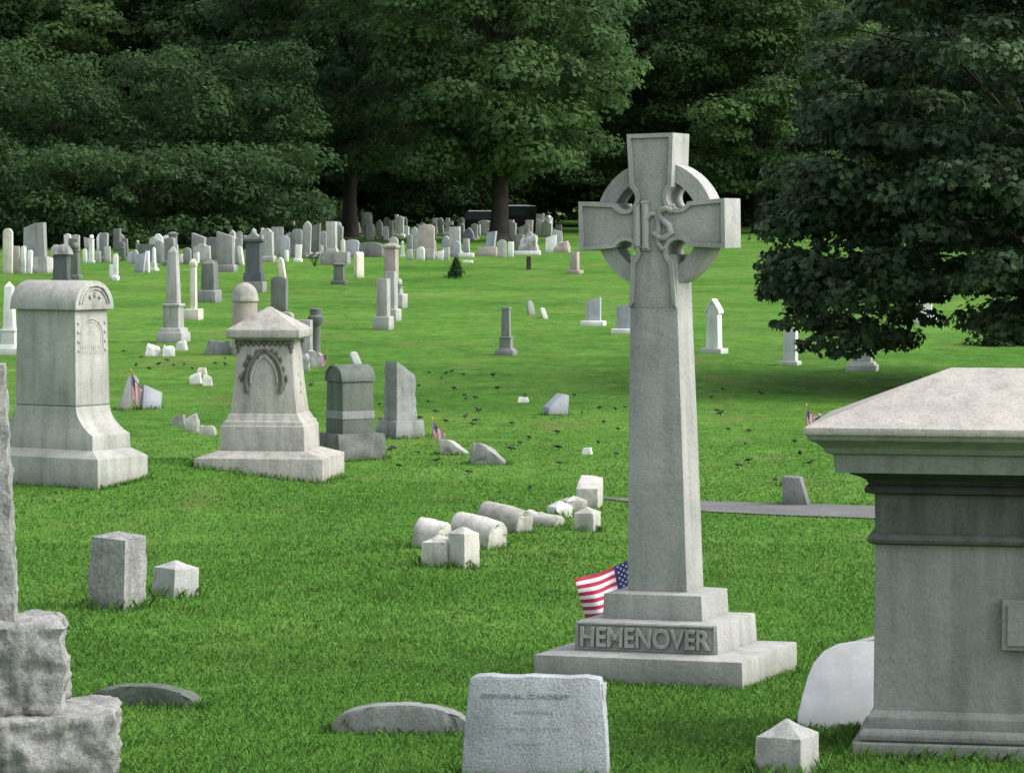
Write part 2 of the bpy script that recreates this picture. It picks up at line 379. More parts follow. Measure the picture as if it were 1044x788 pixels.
def inset(poly, d):
    n = len(poly); out = []
    for i in range(n):
        p0, p1, p2 = Vector(poly[i - 1]), Vector(poly[i]), Vector(poly[(i + 1) % n])
        e1 = (p1 - p0).normalized(); e2 = (p2 - p1).normalized()
        n1 = Vector((-e1.y, e1.x)); n2 = Vector((-e2.y, e2.x)); b = (n1 + n2)
        b = b.normalized() if b.length > 1e-5 else n1
        k = d / max(.35, b.dot(n1)); out.append(tuple(p1 + b * k))
    return out
def area(p): return sum(p[i - 1][0] * p[i][1] - p[i][0] * p[i - 1][1] for i in range(len(p)))
if area(outline) < 0: outline.reverse()
ins = inset(outline, .028); nO = len(outline)
rim = MB(); v0 = [(x, -.168, z) for x, z in outline]; v1 = [(x, -.168, z) for x, z in ins]; v2 = [(x, -.146, z) for x, z in outline]; v3 = [(x, -.146, z) for x, z in ins]
fs = []
for i in range(nO):
    j = (i + 1) % nO
    if outline[i][1] < ZC - low + .01 and outline[j][1] < ZC - low + .01: continue
    fs += [(i, j, j + nO, i + nO), (i, i + 2 * nO, j + 2 * nO, j), (i + nO, j + nO, j + 3 * nO, i + 3 * nO)]
rim.add(v0 + v1 + v2 + v3, fs); rim.build('edge_moulding', 'cross', hd, 0, 35)
# ring
rg = MB(); ro, ri, yd, n = .425, .315, .10, 64
vs = []
for i in range(n):
    a = 2 * math.pi * i / n
    for r_, y_ in ((ro, -yd), (ro, yd), (ri, yd), (ri, -yd)): vs.append((r_ * math.cos(a), y_, ZC + r_ * math.sin(a)))
fs = [(4 * i + k, 4 * ((i + 1) % n) + k, 4 * ((i + 1) % n) + (k + 1) % 4, 4 * i + (k + 1) % 4) for i in range(n) for k in range(4)]
rg.add(vs, fs).build('ring', 'cross', X, 0, 40)
# monogram: I, H and S laid over one another
mg = MB(); y_ = -.152; k = .82
def mt(pts, r=.017): mg.tube([(x * k, y_, ZC + z * k) for x, z in pts], r * 1.2, 8, flat=1.0)
mt([(-.125, .15), (-.125, -.17)], .026); mt([(-.155, .155), (-.095, .155)], .013); mt([(-.16, -.175), (-.09, -.175)], .013)
mt([(-.055, .17), (-.055, -.19)], .024); mt([(-.085, .175), (-.02, .18)], .013); mt([(-.09, -.195), (-.01, -.2)], .013)
mt([(-.055, .03), (-.01, .085), (.04, .085), (.06, .03), (.055, -.06), (.05, -.15), (.085, -.2), (.12, -.19)], .018)
S_ = [(.155, .10), (.10, .12), (.045, .105), (.03, .06), (.07, .02), (.12, -.02), (.135, -.075), (.09, -.12), (.03, -.12), (-.01, -.075)]
S_ = [(x + .03, z + .01) for x, z in S_]
mt(S_, .022); mt([(.12, .14), (.2, .145)], .014)
mg.build('monogram', 'cross', hd, 0, 50)

def make_flag(name, label, corners, depth, stick, cat='flag', stars=True, seed=1, ground_z=None, sag=.03):
    """corners: hoist top, hoist bottom, fly top, fly bottom as world points"""
    ht, hb, ft, fb_ = corners
    root = thing(name, label, cat, (stick[0].x, stick[0].y, stick[0].z))
    o0 = Vector(stick[0])
    mbk = MB(); d_ = (stick[1] - stick[0])
    mbk.tube([Vector((0, 0, -.08)), d_ * .5, d_], .006, 8)
    mbk.build('staff', 'wood', root, 0, 60)
    MB().lathe([(.002, 0), (.010, .008), (.012, .02), (.006, .035), (.001, .055)], 8, d_.x, d_.y).build('finial', 'gold', root, 0, 60).location.z = d_.z - .005
    nu, nv = 42, 26; vs = []; fs = []; ms = []
    nrm = (ft - ht).cross(hb - ht).normalized()
    for j in range(nv + 1):
        for i in range(nu + 1):
            u, v = i / nu, j / nv
            p = ht.lerp(ft, u).lerp(hb.lerp(fb_, u), v)
            p = p + nrm * (sag * math.sin(u * 7 + v * 2 + seed) * (.2 + u) + sag * .5 * math.sin(u * 13 - v * 4)) + Vector((0, 0, -sag * 1.2 * math.sin(u * math.pi)))
            vs.append(p - o0)
    for j in range(nv):
        for i in range(nu):
            fs.append((j * (nu + 1) + i, j * (nu + 1) + i + 1, (j + 1) * (nu + 1) + i + 1, (j + 1) * (nu + 1) + i))
            can = i < nu * .40 and j < 14
            ms.append(2 if can else (0 if (j // 2) % 2 == 0 else 1))
    m_ = MB(); m_.v = [tuple(p) for p in vs]; m_.f = fs; m_.m = ms
    cl = m_.build('cloth', ['flag_red', 'flag_white', 'flag_blue'], root, 0, 60)
    if stars:
        st = MB(); 
        def pt(u, v):
            i, j = min(int(u * nu), nu - 1), min(int(v * nv), nv - 1)
            a, b, c, d = vs[j * (nu + 1) + i], vs[j * (nu + 1) + i + 1], vs[(j + 1) * (nu + 1) + i], vs[(j + 1) * (nu + 1) + i + 1]
            fu, fv = u * nu - i, v * nv - j; return a.lerp(b, fu).lerp(c.lerp(d, fu), fv)
        for r_ in range(9):
            for c_ in range(6 if r_ % 2 == 0 else 5):
                u = .39 * ((c_ + (.5 if r_ % 2 == 0 else 1)) / 6); v = 14 / 26 * ((r_ + .7) / 9.4)
                for sgn in (1, -1):
                    ring = []
                    for q in range(10):
                        rr = .016 if q % 2 == 0 else .0065; an = math.pi / 2 + q * math.pi / 5
                        ring.append(pt(min(max(u + rr * math.cos(an), 0), 1), min(max(v - rr * 1.75 * math.sin(an), 0), 1)) + nrm * .0025 * sgn)
                    st.add(ring, [tuple(range(10)) if sgn > 0 else tuple(reversed(range(10)))])
        st.build('stars', 'flag_white', cl)
    return root
def at_depth(px, py, d):
    r = ray(px, py); r = r / r.y * d; return Vector((r.x, r.y, r.z + EYE))
dF = loc.y + .95
gz = Vector((at_depth(658, 600, dF).x, dF, float(T(at_depth(658, 600, dF).x, dF))))
make_flag('stick_flag', 'striped flag with starry blue corner flying behind the left of the ringed cross', (at_depth(656, 561, dF), at_depth(660, 612, dF), at_depth(584, 589, dF - .15), at_depth(600, 637, dF - .05)), dF, (gz, at_depth(656, 557, dF)), sag=.032)

# ------------------------------------------------------------------ the big tomb at the right
d0 = 17.0
cx = (820 - 522) / FPX * d0
hw_c, hd_c, yaw = 1.42, .75, -11.0
cc = Vector((cx, d0 * 1.0, 0)) + Matrix.Rotation(R(yaw), 3, 'Z') @ Vector((hw_c, hd_c, 0))
gzt = float(T(cc.x, cc.y)) - .02
zt = EYE - (436 - 235) / FPX * d0 - gzt      # eaves above the ground
P_ = thing('tomb', 'large granite pedestal tomb with a hipped capstone and deep cornice at the right edge', 'tomb', (cc.x, cc.y, gzt), yaw)
k = d0 / FPX
def r_(xpx, y): return (zt - (y - 436) * k, 2 * (hw_c - (xpx - 820) * k * 1.02), 2 * (hd_c - (xpx - 820) * k * 1.02))
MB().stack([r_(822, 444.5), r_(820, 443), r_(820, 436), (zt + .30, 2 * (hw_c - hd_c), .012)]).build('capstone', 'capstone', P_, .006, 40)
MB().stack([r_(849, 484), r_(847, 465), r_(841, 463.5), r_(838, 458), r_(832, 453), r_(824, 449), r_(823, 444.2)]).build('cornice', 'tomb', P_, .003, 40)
MB().stack([r_(884, 508), r_(877, 506.5), r_(876, 503), r_(878, 499.5), r_(881, 498), r_(878, 493), r_(870, 488.5), r_(863, 486.5), r_(863, 484.3)]).build('bed_moulding', 'soot_shade', P_, .002, 40)
MB().stack([r_(887, 558), r_(886, 508.2)]).build('frieze', 'algae_shade', P_, .003)
MB().stack([r_(886, 561), r_(880.5, 559), r_(879, 555), r_(880.5, 551), r_(885, 549)]).build('astragal', 'algae_shade', P_, .002, 50)
MB().stack([r_(886, 737), r_(887, 559)]).build('die', 'tomb', P_, .004)
MB().stack([r_(881, 753), r_(881, 741), r_(886, 734)]).build('base_moulding', 'tomb', P_, .004, 40)
MB().stack([r_(876, 766), r_(873.5, 763.5), r_(873, 759), r_(874, 755), r_(879, 752.5)]).build('torus', 'tomb', P_, .002, 50)
MB().stack([(-.3, 2 * (hw_c - 44 * k), 2 * (hd_c - 44 * k)), r_(866, 766)]).build('plinth', 'tomb', P_, .008)
zA, zB = zt - (667 - 436) * k, zt - (615 - 436) * k; yf = -(hd_c - 67 * k)
pn = MB(); pn.prism([(-.36, zA), (.36, zA), (.36, zB), (-.36, zB)], yf - .05, yf + .02); pn.prism([(-.33, zA + .025), (.33, zA + .025), (.33, zB - .025), (-.33, zB - .025)], yf - .062, yf - .045)
pn.build('raised_panel', 'tomb', P_, .003)
fringe((cc.x, cc.y), 2 * (hw_c - .22), 2 * (hd_c - .22), yaw, .09)

# ------------------------------------------------------------------ roll-topped monument at the left
loc, s = ground(88, 491); s = FPX / 36.0
loc = ground(100, 499)[0]; d = loc.y; s = FPX / d
yaw = -32.0; Rm = Matrix.Rotation(R(yaw), 3, 'Z')
loc = loc - Rm @ Vector((.88, -.44, 0)); loc.z = float(T(loc.x, loc.y))
k = 1 / s
Q = thing('roll_top_monument', 'pale stone monument with a rolled barrel top and arched carving on its narrow side', 'monument', loc, yaw)
fringe(loc, 1.78, .92, yaw, .06)
ME_ = 'roll'
gz0 = ground(103, 500)[0].z - loc.z
def h_(y): return gz0 + (500 - y) * k
MB().stack([(-.3, 1.77, .90), (h_(469), 1.77, .90), (h_(461), 1.46, .69)]).build('base_slab', ME_, Q, .008, 40)
zz = h_(461) - .003
prof = [(zz, 1.44, .68), (h_(446), 1.43, .675)]
for i in range(1, 8):
    t = i / 7; e = (1 - t) ** 2.0
    prof.append((h_(446) + (h_(417) - h_(446)) * t, 0.90 + .50 * e, .61 + .055 * e))
MB().stack(prof).build('plinth', ME_, Q, .006, 50)
MB().stack([(h_(417) - .002, .87, .575), (h_(415.5), .90, .61), (h_(316), .865, .57)]).build('die', ME_, Q, .008, 40)
zs = h_(317); rr = .34
half = [(-rr, zs), (rr, zs)] + arc(0, zs + .03, rr, 0, 180, 20, h_(287) - zs - .03)
cap = MB().prism_x([(y, z) for y, z in half], -.49, .485).build('roll_cap', ME_, Q, .006, 40)
hm = MB(); xe = .49
for r0, w_ in ((.27, .016), (.225, .010)): hm.tube([(xe, y, z) for y, z in arc(0, zs + .02, r0, 12, 168, 16, r0 * .95)], w_, 8)
for a in (50, 90, 130): hm.tube([(xe, .12 * math.cos(R(a)), zs + .05 + .11 * math.sin(R(a))), (xe + .012, .16 * math.cos(R(a)), zs + .05 + .15 * math.sin(R(a)))], .022, 8, taper=.008)
hm.build('hood_carving', ME_, cap, 0, 60)
cv = MB(); xf = lambda z: .4425 - (z - h_(416)) / (h_(316) - h_(416)) * .0175
za = h_(345)
for r0, w_ in ((.20, .013), (.165, .009)): cv.tube([(xf(z) + .004, y, z) for y, z in [(r0, za - .12)] + arc(0, za, r0, 0, 180, 14) + [(-r0, za - .12)]], w_, 8)
for sy in (-1, 1):
    for j in range(4):
        z = za + .16 - j * .105; cv.lathe([(.004, z - .03), (.022, z - .01), (.02, z + .012), (.005, z + .03)], 8, xf(z) + .004, sy * .235)
cv.build('arch_carving', ME_, Q, 0, 60)
ip = MB(); 
for rrow, z in enumerate((h_(356), h_(361.5))):
    ip = MB(); random.seed(4 + rrow); y = -.225 + .02 * rrow
    while y < .21:
        w = random.uniform(.014, .03); hgt = random.uniform(.018, .026)
        ip.box(xf(z) - .012, xf(z) + .011, y, y + w, z - hgt, z + hgt); y += w + random.uniform(.008, .02)
    ip.build('worn_inscription', ME_, Q)

# ------------------------------------------------------------------ gabled (pyramid-capped) monument
loc0 = ground(329, 493)[0]; yaw = -8.0; Rm = Matrix.Rotation(R(yaw), 3, 'Z')
loc = loc0 - Rm @ Vector((.77, -.66, 0)); loc.z = loc0.z; k = loc0.y / FPX
Hh = thing('pyramid_cap_monument', 'buff sandstone monument with a pyramid cap and gothic arch carving on a broad sloping base', 'monument', loc, yaw)
fringe(loc, 1.56, 1.34, yaw, .08)
def h_(y): return (493.5 - y) * k
MB().stack([(-.4, 1.54, 1.32), (h_(469), 1.54, 1.32), (h_(462), 1.05, .92)]).build('base_slab', 'house', Hh, .007, 40)
MB().stack([(h_(462) - .003, 1.02, .90), (h_(437), 1.0, .88), (h_(436), .97, .85), (h_(432.5), .955, .84), (h_(431), .90, .785), (h_(425), .83, .735), (h_(424), .81, .71)]).build('plinth', 'house', Hh, .005, 40)
MB().stack([(h_(424) - .003, .80, .70), (h_(392), .715, .62), (h_(349), .645, .555)]).build('die', 'house', Hh, .006, 40)
MB().stack([(h_(349.5), .66, .57), (h_(347), .74, .64), (h_(346), .84, .74)]).build('necking', 'house', Hh, .003, 40)
MB().stack([(h_(346), .86, .76), (h_(345), .885, .785), (h_(337.5), .885, .785), (h_(316), .09, .08), (h_(314.5), .05, .045)]).build('pyramid_cap', 'house', Hh, .006, 40)
cv = MB()
def face_pt(x, z):  # on the sloping front of the die
    t = (z - h_(424)) / (h_(349) - h_(424)); return (x, -(.70 + (.555 - .70) * t) / 2 - .004, z)
zA = h_(385); zT = h_(353); cvL, cvR, cvF = MB(), MB(), MB()
for sgn, cv in ((-1, cvL), (1, cvR)):
    ga = lambda a_, r_=.36, o_=.14: sgn * (r_ * math.cos(a_) - o_)
    cv.tube([face_pt(ga(a_), zA - .06 + .39 * math.sin(a_)) for a_ in np.linspace(-.35, 1.17, 14)], .030, 8, taper=.022)
    (cvI := MB()).tube([face_pt(ga(a_, .29, .13), zA - .06 + .32 * math.sin(a_)) for a_ in np.linspace(-.1, 1.10, 12)], .014, 8); cvI.build('arch_fillet', 'house', Hh, 0, 60)
    for q in range(22):
        a_ = random.uniform(-.2, 1.05); jx = random.uniform(-.035, .035); hh_ = random.uniform(.035, .085); rr_ = random.uniform(.014, .026)
        a = face_pt(sgn * (.385 * math.cos(a_) - .14 + jx), zA - .06 + .41 * math.sin(a_) + random.uniform(-.03, .03)); cv.lathe([(.004, a[2] - hh_), (rr_ * .7, a[2] - hh_ * .4), (rr_, a[2]), (rr_ * .6, a[2] + .02), (.004, a[2] + .035)], 7, a[0], a[1] + .008)
    for sy in (-1, 1):
        for q in range(3):
            z = h_(351) - q * .05; cv.lathe([(.01, z - .05), (.05 - q * .012, z - .01), (.045 - q * .01, z + .02), (.01, z + .05)], 7, sgn * (.315 - q * .0), sy * (.27))
cv = cvF
for q in range(9):
    x = -.26 + q * .065; z = h_(350); a = face_pt(x, z); cv.lathe([(.006, z - .06), (.03, z - .02), (.03, z + .01), (.006, z + .03)], 7, a[0], a[1])
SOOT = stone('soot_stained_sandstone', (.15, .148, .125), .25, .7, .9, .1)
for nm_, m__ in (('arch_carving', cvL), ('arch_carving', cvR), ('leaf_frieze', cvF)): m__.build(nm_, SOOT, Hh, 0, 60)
sc = MB(); xr = .335
for q in range(6): sc.lathe([(.005, h_(402) + q * .1 - .04), (.028, h_(402) + q * .1), (.005, h_(402) + q * .1 + .045)], 7, .372 - q * .013, .05 * math.sin(q * 2))
sc.build('side_carving', 'house', Hh, 0, 60)

# ------------------------------------------------------------------ general gravestone makers
def top_profile(w, h, top, z0=0):
    a = w / 2
    if top == 'flat': return [(-a, z0), (a, z0), (a, h), (-a, h)]
    if top == 'round': return [(-a, z0), (a, z0)] + arc(0, h - a, a, 0, 180, 14)
    if top == 'seg': return [(-a, z0), (a, z0)] + arc(0, h - a * .4, a, 0, 180, 12, a * .4)
    if top == 'gothic': return [(-a, z0), (a, z0), (a, h - a * 1.2), (a * .62, h - a * .45), (0, h), (-a * .62, h - a * .45), (-a, h - a * 1.2)]
    if top == 'slantl': return [(-a, z0), (a, z0), (a, h - w * .32), (-a, h)]
    if top == 'slantr': return [(-a, z0), (a, z0), (a, h), (-a, h - w * .3)]
    if top == 'serp': return [(-a, z0), (a, z0), (a, h - a * .35), (a * .6, h - a * .3), (a * .3, h - a * .03), (-a * .3, h - a * .03), (-a * .6, h - a * .3), (-a, h - a * .35)]
    if top == 'peak': return [(-a, z0), (a, z0), (a, h - a * .35), (0, h), (-a, h - a * .35)]
    if top == 'shoulder': return [(-a, z0), (a, z0), (a, h - a * .6), (a * .75, h - a * .6)] + arc(0, h - a * .7, a * .7, 8, 172, 10) + [(-a * .75, h - a * .6), (-a, h - a * .6)]
    if top == 'ragged': return [(-a, z0), (a, z0), (a * .98, h * .93), (a * .7, h * .97), (a * .35, h * .985), (0, h), (-a * .3, h * .985), (-a * .62, h * .96), (-a * .9, h * .925)]
def tablet(name, label, cat, loc, w, dp, h, top, mat, yaw, lean=(0, 0), base=None, bmat=None, bev=.008, bury=.12):
    """base = (height, extra width, extra depth) or None"""
    if base:
        bh, ew, ed = base
        t = thing(name, label, cat, loc, yaw, lean)
        MB().stack([(-bury, w + ew, dp + ed), (bh * .86, w + ew, dp + ed), (bh, w + ew * .8, dp + ed * .8)]).build('base', bmat or mat, t, bev, 40)
        MB().prism([(x, z) for x, z in top_profile(w, h, top, bh - .004)], -dp / 2, dp / 2).build('tablet', mat, t, bev, 40)
        return t
    o = MB().prism(top_profile(w, h, top, -bury), -dp / 2, dp / 2).build(name, mat, None, bev, 40)
    return tag(o, label, cat, loc, yaw, lean)
def obelisk(label, loc, w, h, mat, yaw, cat='obelisk', steps=2, shaft=.66, lean=(0, 0), name='obelisk', pyr=True):
    """w = overall base width"""
    t = thing(name, label, cat, loc, yaw, lean)
    zb = h * (1 - shaft) * .36; zd = h * (1 - shaft)
    MB().stack([(-.15, w, w), (zb * .7, w, w), (zb * .72, w * .86, w * .86), (zb, w * .84, w * .84), (zb * 1.06, w * .74, w * .74)]).build('base', mat, t, .006, 40)
    MB().stack([(zb * 1.05, w * .62, w * .62), (zd * .93, w * .60, w * .60), (zd * .94, w * .70, w * .70), (zd, w * .70, w * .70), (zd * 1.01, w * .55, w * .55)]).build('plinth', mat, t, .004, 40)
    if pyr: MB().stack([(zd, w * .46, w * .46), (h - w * .22, w * .33, w * .33), (h, .01, .01)]).build('shaft', mat, t, .004, 40)
    else: MB().stack([(zd, w * .46, w * .46), (h - w * .12, w * .40, w * .40), (h - w * .11, w * .48, w * .48), (h, w * .46, w * .46)]).build('shaft', mat, t, .004, 40)
    return t
def pillar(name, label, cat, loc, w, dp, h, mat, yaw, bh=.12, bw=1.35, cap='flat', lean=(0, 0), bmat=None):
    t = thing(name, label, cat, loc, yaw, lean)
    MB().stack([(-.12, w * bw, dp * bw), (bh, w * bw, dp * bw), (bh * 1.1, w * bw * .92, dp * bw * .92)]).build('base', bmat or mat, t, .006, 40)
    z0 = bh * 1.1 - .003
    if cap == 'flat': MB().stack([(z0, w, dp), (h, w * .95, dp * .95)]).build('shaft', mat, t, .01, 40)
    elif cap == 'pyr': MB().stack([(z0, w, dp), (h - w * .35, w * .92, dp * .92), (h, .02, .02)]).build('shaft', mat, t, .006, 40)
    elif cap == 'cap':
        MB().stack([(z0, w * .85, dp * .85), (h * .86, w * .8, dp * .8)]).build('shaft', mat, t, .006, 40)
        MB().stack([(h * .86 - .002, w * .82, dp * .82), (h * .89, w, dp), (h * .94, w, dp), (h, w * .3, dp * .3)]).build('cap', mat, t, .006, 40)
    elif cap == 'ball':
        r = w * .42; hs = h - 2 * r
        MB().stack([(z0, w * .8, dp * .8), (hs * .95, w * .74, dp * .74), (hs * .97, w * .9, dp * .9), (hs, w * .9, dp * .9)]).build('shaft', mat, t, .006, 40)
        MB().lathe([(r * .35, hs - .01), (r * .4, hs + r * .1)] + [(r * math.cos(R(a)), hs + r + r * math.sin(R(a))) for a in range(-60, 90, 15)] + [(.004, hs + 2 * r)], 16).build('ball', mat, t, 0, 50)
    elif cap == 'urn':
        r = w * .40; hs = h * .68; H_ = h - hs
        MB().stack([(z0, w * .85, dp * .85), (hs * .9, w * .8, dp * .8), (hs * .92, w, dp), (hs, w, dp)]).build('pedestal', mat, t, .006, 40)
        MB().lathe([(r * .7, hs - .002), (r * .3, hs + H_ * .15), (r * .95, hs + H_ * .5), (r, hs + H_ * .62), (r * .5, hs + H_ * .75), (r * .65, hs + H_ * .82), (r * .2, hs + H_ * .95), (.005, h)], 16).build('urn', mat, t, 0, 50)
    return t
def marker(name, label, loc, w, dp, h, mat, yaw, lean=(0, 0), taper=.96, peak=.25, cat='corner marker', rough=0, bev=.008):
    """square post with a low pyramid top"""
    if rough:
        m_ = MB().rough(w, dp, w * taper, dp * taper, -.15, h - w * peak, rough, .05, seed=int(w * 1000), top=.1)
        m_.stack([(h - w * peak - .003, w * taper * .985, dp * taper * .985), (h - w * peak + .012, w * taper * .985, dp * taper * .985), (h, .01, .01)])
        o = m_.build(name, mat, None, 0, 30)
    else:
        o = MB().stack([(-.15, w * 1.02, dp * 1.02), (h - w * peak, w * taper, dp * taper), (h, .01, .01)]).build(name, mat, None, bev, 40, wear=.008)
    return tag(o, label, cat, loc, yaw, lean)
def barrel(label, loc, w, L, hs, mat, yaw, lean=(0, 0), rise=.5, name='barrel_marker', wear=.010):
    """low block with a rounded top; axis along local y"""
    a = w / 2
    pr = [(-a * 1.03, -.15), (a * 1.03, -.15), (a, hs)] + arc(0, hs, a, 8, 172, 12, a * rise) + [(-a, hs)]
    o = MB().prism(pr, -L / 2, L / 2).build(name, mat, None, .012, 40, wear=wear)
    return tag(o, label, 'grave marker', loc, yaw, lean)
def rubble(name, label, loc, w, dp, h, mat, yaw, seed, cat='stone', lean=(0, 0)):
    o = MB().rough(w * 1.05, dp * 1.05, w * .72, dp * .72, -.1, h, min(w, h) * .14, max(.05, w / 8), seed=seed, top=1.2, slant=h * .3 * math.sin(seed)).build(name, mat, None, 0, 45)
    return tag(o, label, cat, loc, yaw, lean)

# ------------------------------------------------------------------ near stones
# front grey tablet
d_ = 16.4; loc = at_depth(546, 788, d_); loc.z = float(T(loc.x, loc.y)); k = d_ / FPX
ztop = at_depth(546, 688, d_).z - loc.z
fs_ = thing('gravestone', 'speckled grey headstone with rough edges and a worn inscription in front of the tall cross', 'gravestone', loc, -6, (0, -3))
prof = [(-.395, -.15), (.40, -.15), (.375, ztop * .55), (.345, ztop - .02), (.27, ztop + .006), (.17, ztop - .008), (.06, ztop + .002), (-.02, ztop + .008), (-.09, ztop - .008), (-.17, ztop - .006), (-.235, ztop + .008), (-.31, ztop - .004), (-.345, ztop - .035), (-.37, ztop * .5)]
prof = [(x, z if z < ztop - .05 or z < 0 else ztop - .004 + (z - ztop) * .45) for x, z in prof]
prof = prof[:2] + [(x + .008 * noise.noise(Vector((x * 9, z * 9, 1))), z) for x, z in prof[2:]]
tb = MB().prism(prof, -.09, .10).build('tablet', 'speck', fs_, .012, 40)
er = MB()
zz = -.1
er.rough(.05, .185, .03, .17, -.12, ztop * .93, .010, .03, seed=5, cx=.345, cy=.005); er.build('chipped_edge', 'speck', fs_, 0, 40)
fringe(loc, .8, .2, -6, .10)
M['cut'] = plain('weathered_cut', (.27, .29, .305), .9)
text_mesh('GENERAL C HORST', 'worn_inscription', 'cut', fs_, .47, .022, .006, Vector((-.045, -.0925, ztop - .105)), (R(90), 0, 0), 0)
random.seed(3)
for row, (x0, x1) in enumerate(((-.10, .10), (-.17, -.05), (.02, .14), (-.14, .06))):
    ln = MB(); x = x0; z = ztop - (.19, .275, .275, .355)[row]
    while x < x1:
        w = random.uniform(.006, .02); ln.box(x, x + w, -.0925, -.0885, z - random.uniform(.002, .008), z + random.uniform(.003, .008)); x += w + random.uniform(.006, .012)
    ln.build('worn_line', 'cut', fs_)
# two sunken segmental tops
def sunk(label, x0, x1, yt, yb, yaw, mat, dp=.14):
    loc, s = ground((x0 + x1) / 2, yb); w = (x1 - x0) / s / math.cos(R(yaw)); h = (yb - yt) / s
    o = MB().prism([(-w / 2, -.2), (w / 2, -.2), (w / 2, h * .25)] + arc(0, h * .25, w / 2, 2, 178, 18, h * .75) + [(-w / 2, h * .25)], -dp / 2, dp / 2).build('sunken_headstone', mat, None, .012, 40, wear=.008)
    fringe(loc, w, dp, yaw, .07)
    return tag(o, label, 'gravestone', loc, yaw)
sunk('long low curved stone sunk in the grass left of the speckled front headstone', 339, 480, 716, 747, -4, 'G')
sunk('low arched mossy stone sunk in the lawn beside the rough granite blocks', 92, 204, 697, 719, -14, 'M')
# tapering posts, left
loc, s = ground(119, 620)
o = marker('corner_marker', 'tall rough grey granite post with a pointed top leaning on the left lawn', loc, .33, .34, 80 / s, 'rock', -24, (3.5, 2), taper=.93, peak=.16, rough=.012); fringe(loc, .36, .36, -24, .12)
loc, s = ground(178, 608)
marker('corner_marker', 'short smooth grey post half sunk beside the tall rough granite post', loc, .27, .28, 37 / s, 'L', -40, (2, -2), peak=.2); fringe(loc, .3, .3, -40, .11)
d_ = 16.6; loc = at_depth(802, 790, d_); loc.z = float(T(loc.x, loc.y)); zt_ = at_depth(802, 733, d_).z - loc.z
marker('corner_marker', 'squat grey post with a pointed top in the foreground beside the big tomb', loc, .27, .27, zt_, 'L', -26, peak=.3); fringe(loc, .3, .3, -26, .10)
# white slab and grey stone behind it, right
loc, s = ground(862, 742); w = 100 / s; h = 95 / s
pr = [(-w * .50, -.1), (w * .6, -.1), (w * .6, h * .97), (w * .30, h), (w * .05, h * .985), (-w * .10, h * .95), (-w * .24, h * .86), (-w * .34, h * .72), (-w * .40, h * .55), (-w * .445, h * .35), (-w * .49, h * .12)]
o = MB().prism(pr, -.05, .06).build('gravestone', 'snow', None, .015, 40); tag(o, 'plain white marble slab with a curved shoulder leaning beside the big tomb', 'gravestone', loc, -4, (2, -30)); fringe(loc, w, .12, -8, .06)
loc, s = ground(885, 690); tablet('gravestone', 'grey stone peeping over the white marble slab next to the big tomb', 'gravestone', loc, 56 / s, .2, 48 / s, 'slantr', 'L', -12)
# rough granite stack at the lower left edge
d_ = 16.6; k = d_ / FPX; locs = at_depth(24, 740, d_); locs.z = float(T(locs.x, locs.y))
RB = thing('rock_faced_monument', 'rock-faced granite monument on two rough blocks at the lower left edge', 'monument', locs, 7)
zz1 = at_depth(24, 722, d_).z - locs.z; zz2 = at_depth(24, 631, d_).z - locs.z; zz3 = at_depth(10, 372, d_).z - locs.z
x_r = (122 - 24) * k
MB().rough(1.0, .8, .98, .78, -.2, zz1, .050, .024, seed=11, top=.5, cx=x_r - .53, cy=.05, freq=.16).build('lower_block', 'rock', RB, 0, 62)
MB().rough(.86, .62, .84, .58, zz1 - .01, zz2, .050, .024, seed=12, top=.6, cx=(69 - 24) * k - .46, cy=.07, freq=.15).build('upper_block', 'rock', RB, 0, 62)
MB().rough(.56, .40, .46, .30, zz2 - .01, zz3, .022, .03, seed=13, top=.6, freq=.12, cx=(18 - 24) * k - .29, cy=.10).build('shaft', 'rock', RB, 0, 38)
# cream obelisk sliver at the left edge
loc, s = ground(10, 361); obelisk('pale marble obelisk cut by the left picture edge behind the rolled-top monument', loc, 24 / s, 74 / s, 'W', -10)

# marker cluster in the middle
def bar(label, x0, x1, yt, yb, w, L, hs, yaw, mat='pale', lean=(0, 0), rise=.55):
    loc, s = ground((x0 + x1) / 2, yb - 6); barrel(label, loc, w * .86, L * .92, hs * .62, mat, yaw, (lean[0], 9), 1.0); fringe(loc, w * .86, L * .92, yaw, .06)
bar('stubby round-topped stone at the left end of the marker cluster', 419, 459, 525, 563, .30, .30, .20, 62, 'pale', (0, 0), .55)
bar('long round-topped stone behind the two square posts of the marker cluster', 457, 515, 523, 562, .33, .52, .22, 52, 'pale')
bar('large barrel-topped stone with a grey end, middle of the marker cluster', 487, 540, 511, 548, .31, .55, .21, 52, 'house')
bar('low pale slab sunk in grass between the barrel stones and the square posts', 535, 572, 520, 542, .22, .42, .07, 58, 'pale', (0, 0), .5)
for (x0, x1, yt, yb, yaw, lb, mt_, pk) in ((429, 466, 545, 581, -20, 'front square post with a weathered peaked top, left of the cluster', 'pale', .22), (456, 489, 537, 583, -40, 'taller square post right behind the front post of the cluster', 'pale', .25), (584, 613, 516, 546, -22, 'square grey post with a pale peak at the right of the cluster', 'pale', .28),
                                        (557, 584, 510, 531, 30, 'small pale block at the left of the right-hand posts', 'W', .3), (571, 599, 505, 528, 15, 'pale block behind the small pale block near the right-hand posts', 'pale', .2)):
    loc, s = ground((x0 + x1) / 2, yb - 5); w = (x1 - x0) / s / (math.cos(R(yaw)) + abs(math.sin(R(yaw)))); marker('corner_marker', lb, loc, w, w, (yb - 5 - yt) / s, mt_, yaw, peak=pk); fringe(loc, w, w, yaw, .09)
loc, s = ground(600, 517); h = 32 / s; w = 23 / s
o = MB(); a = w / 2
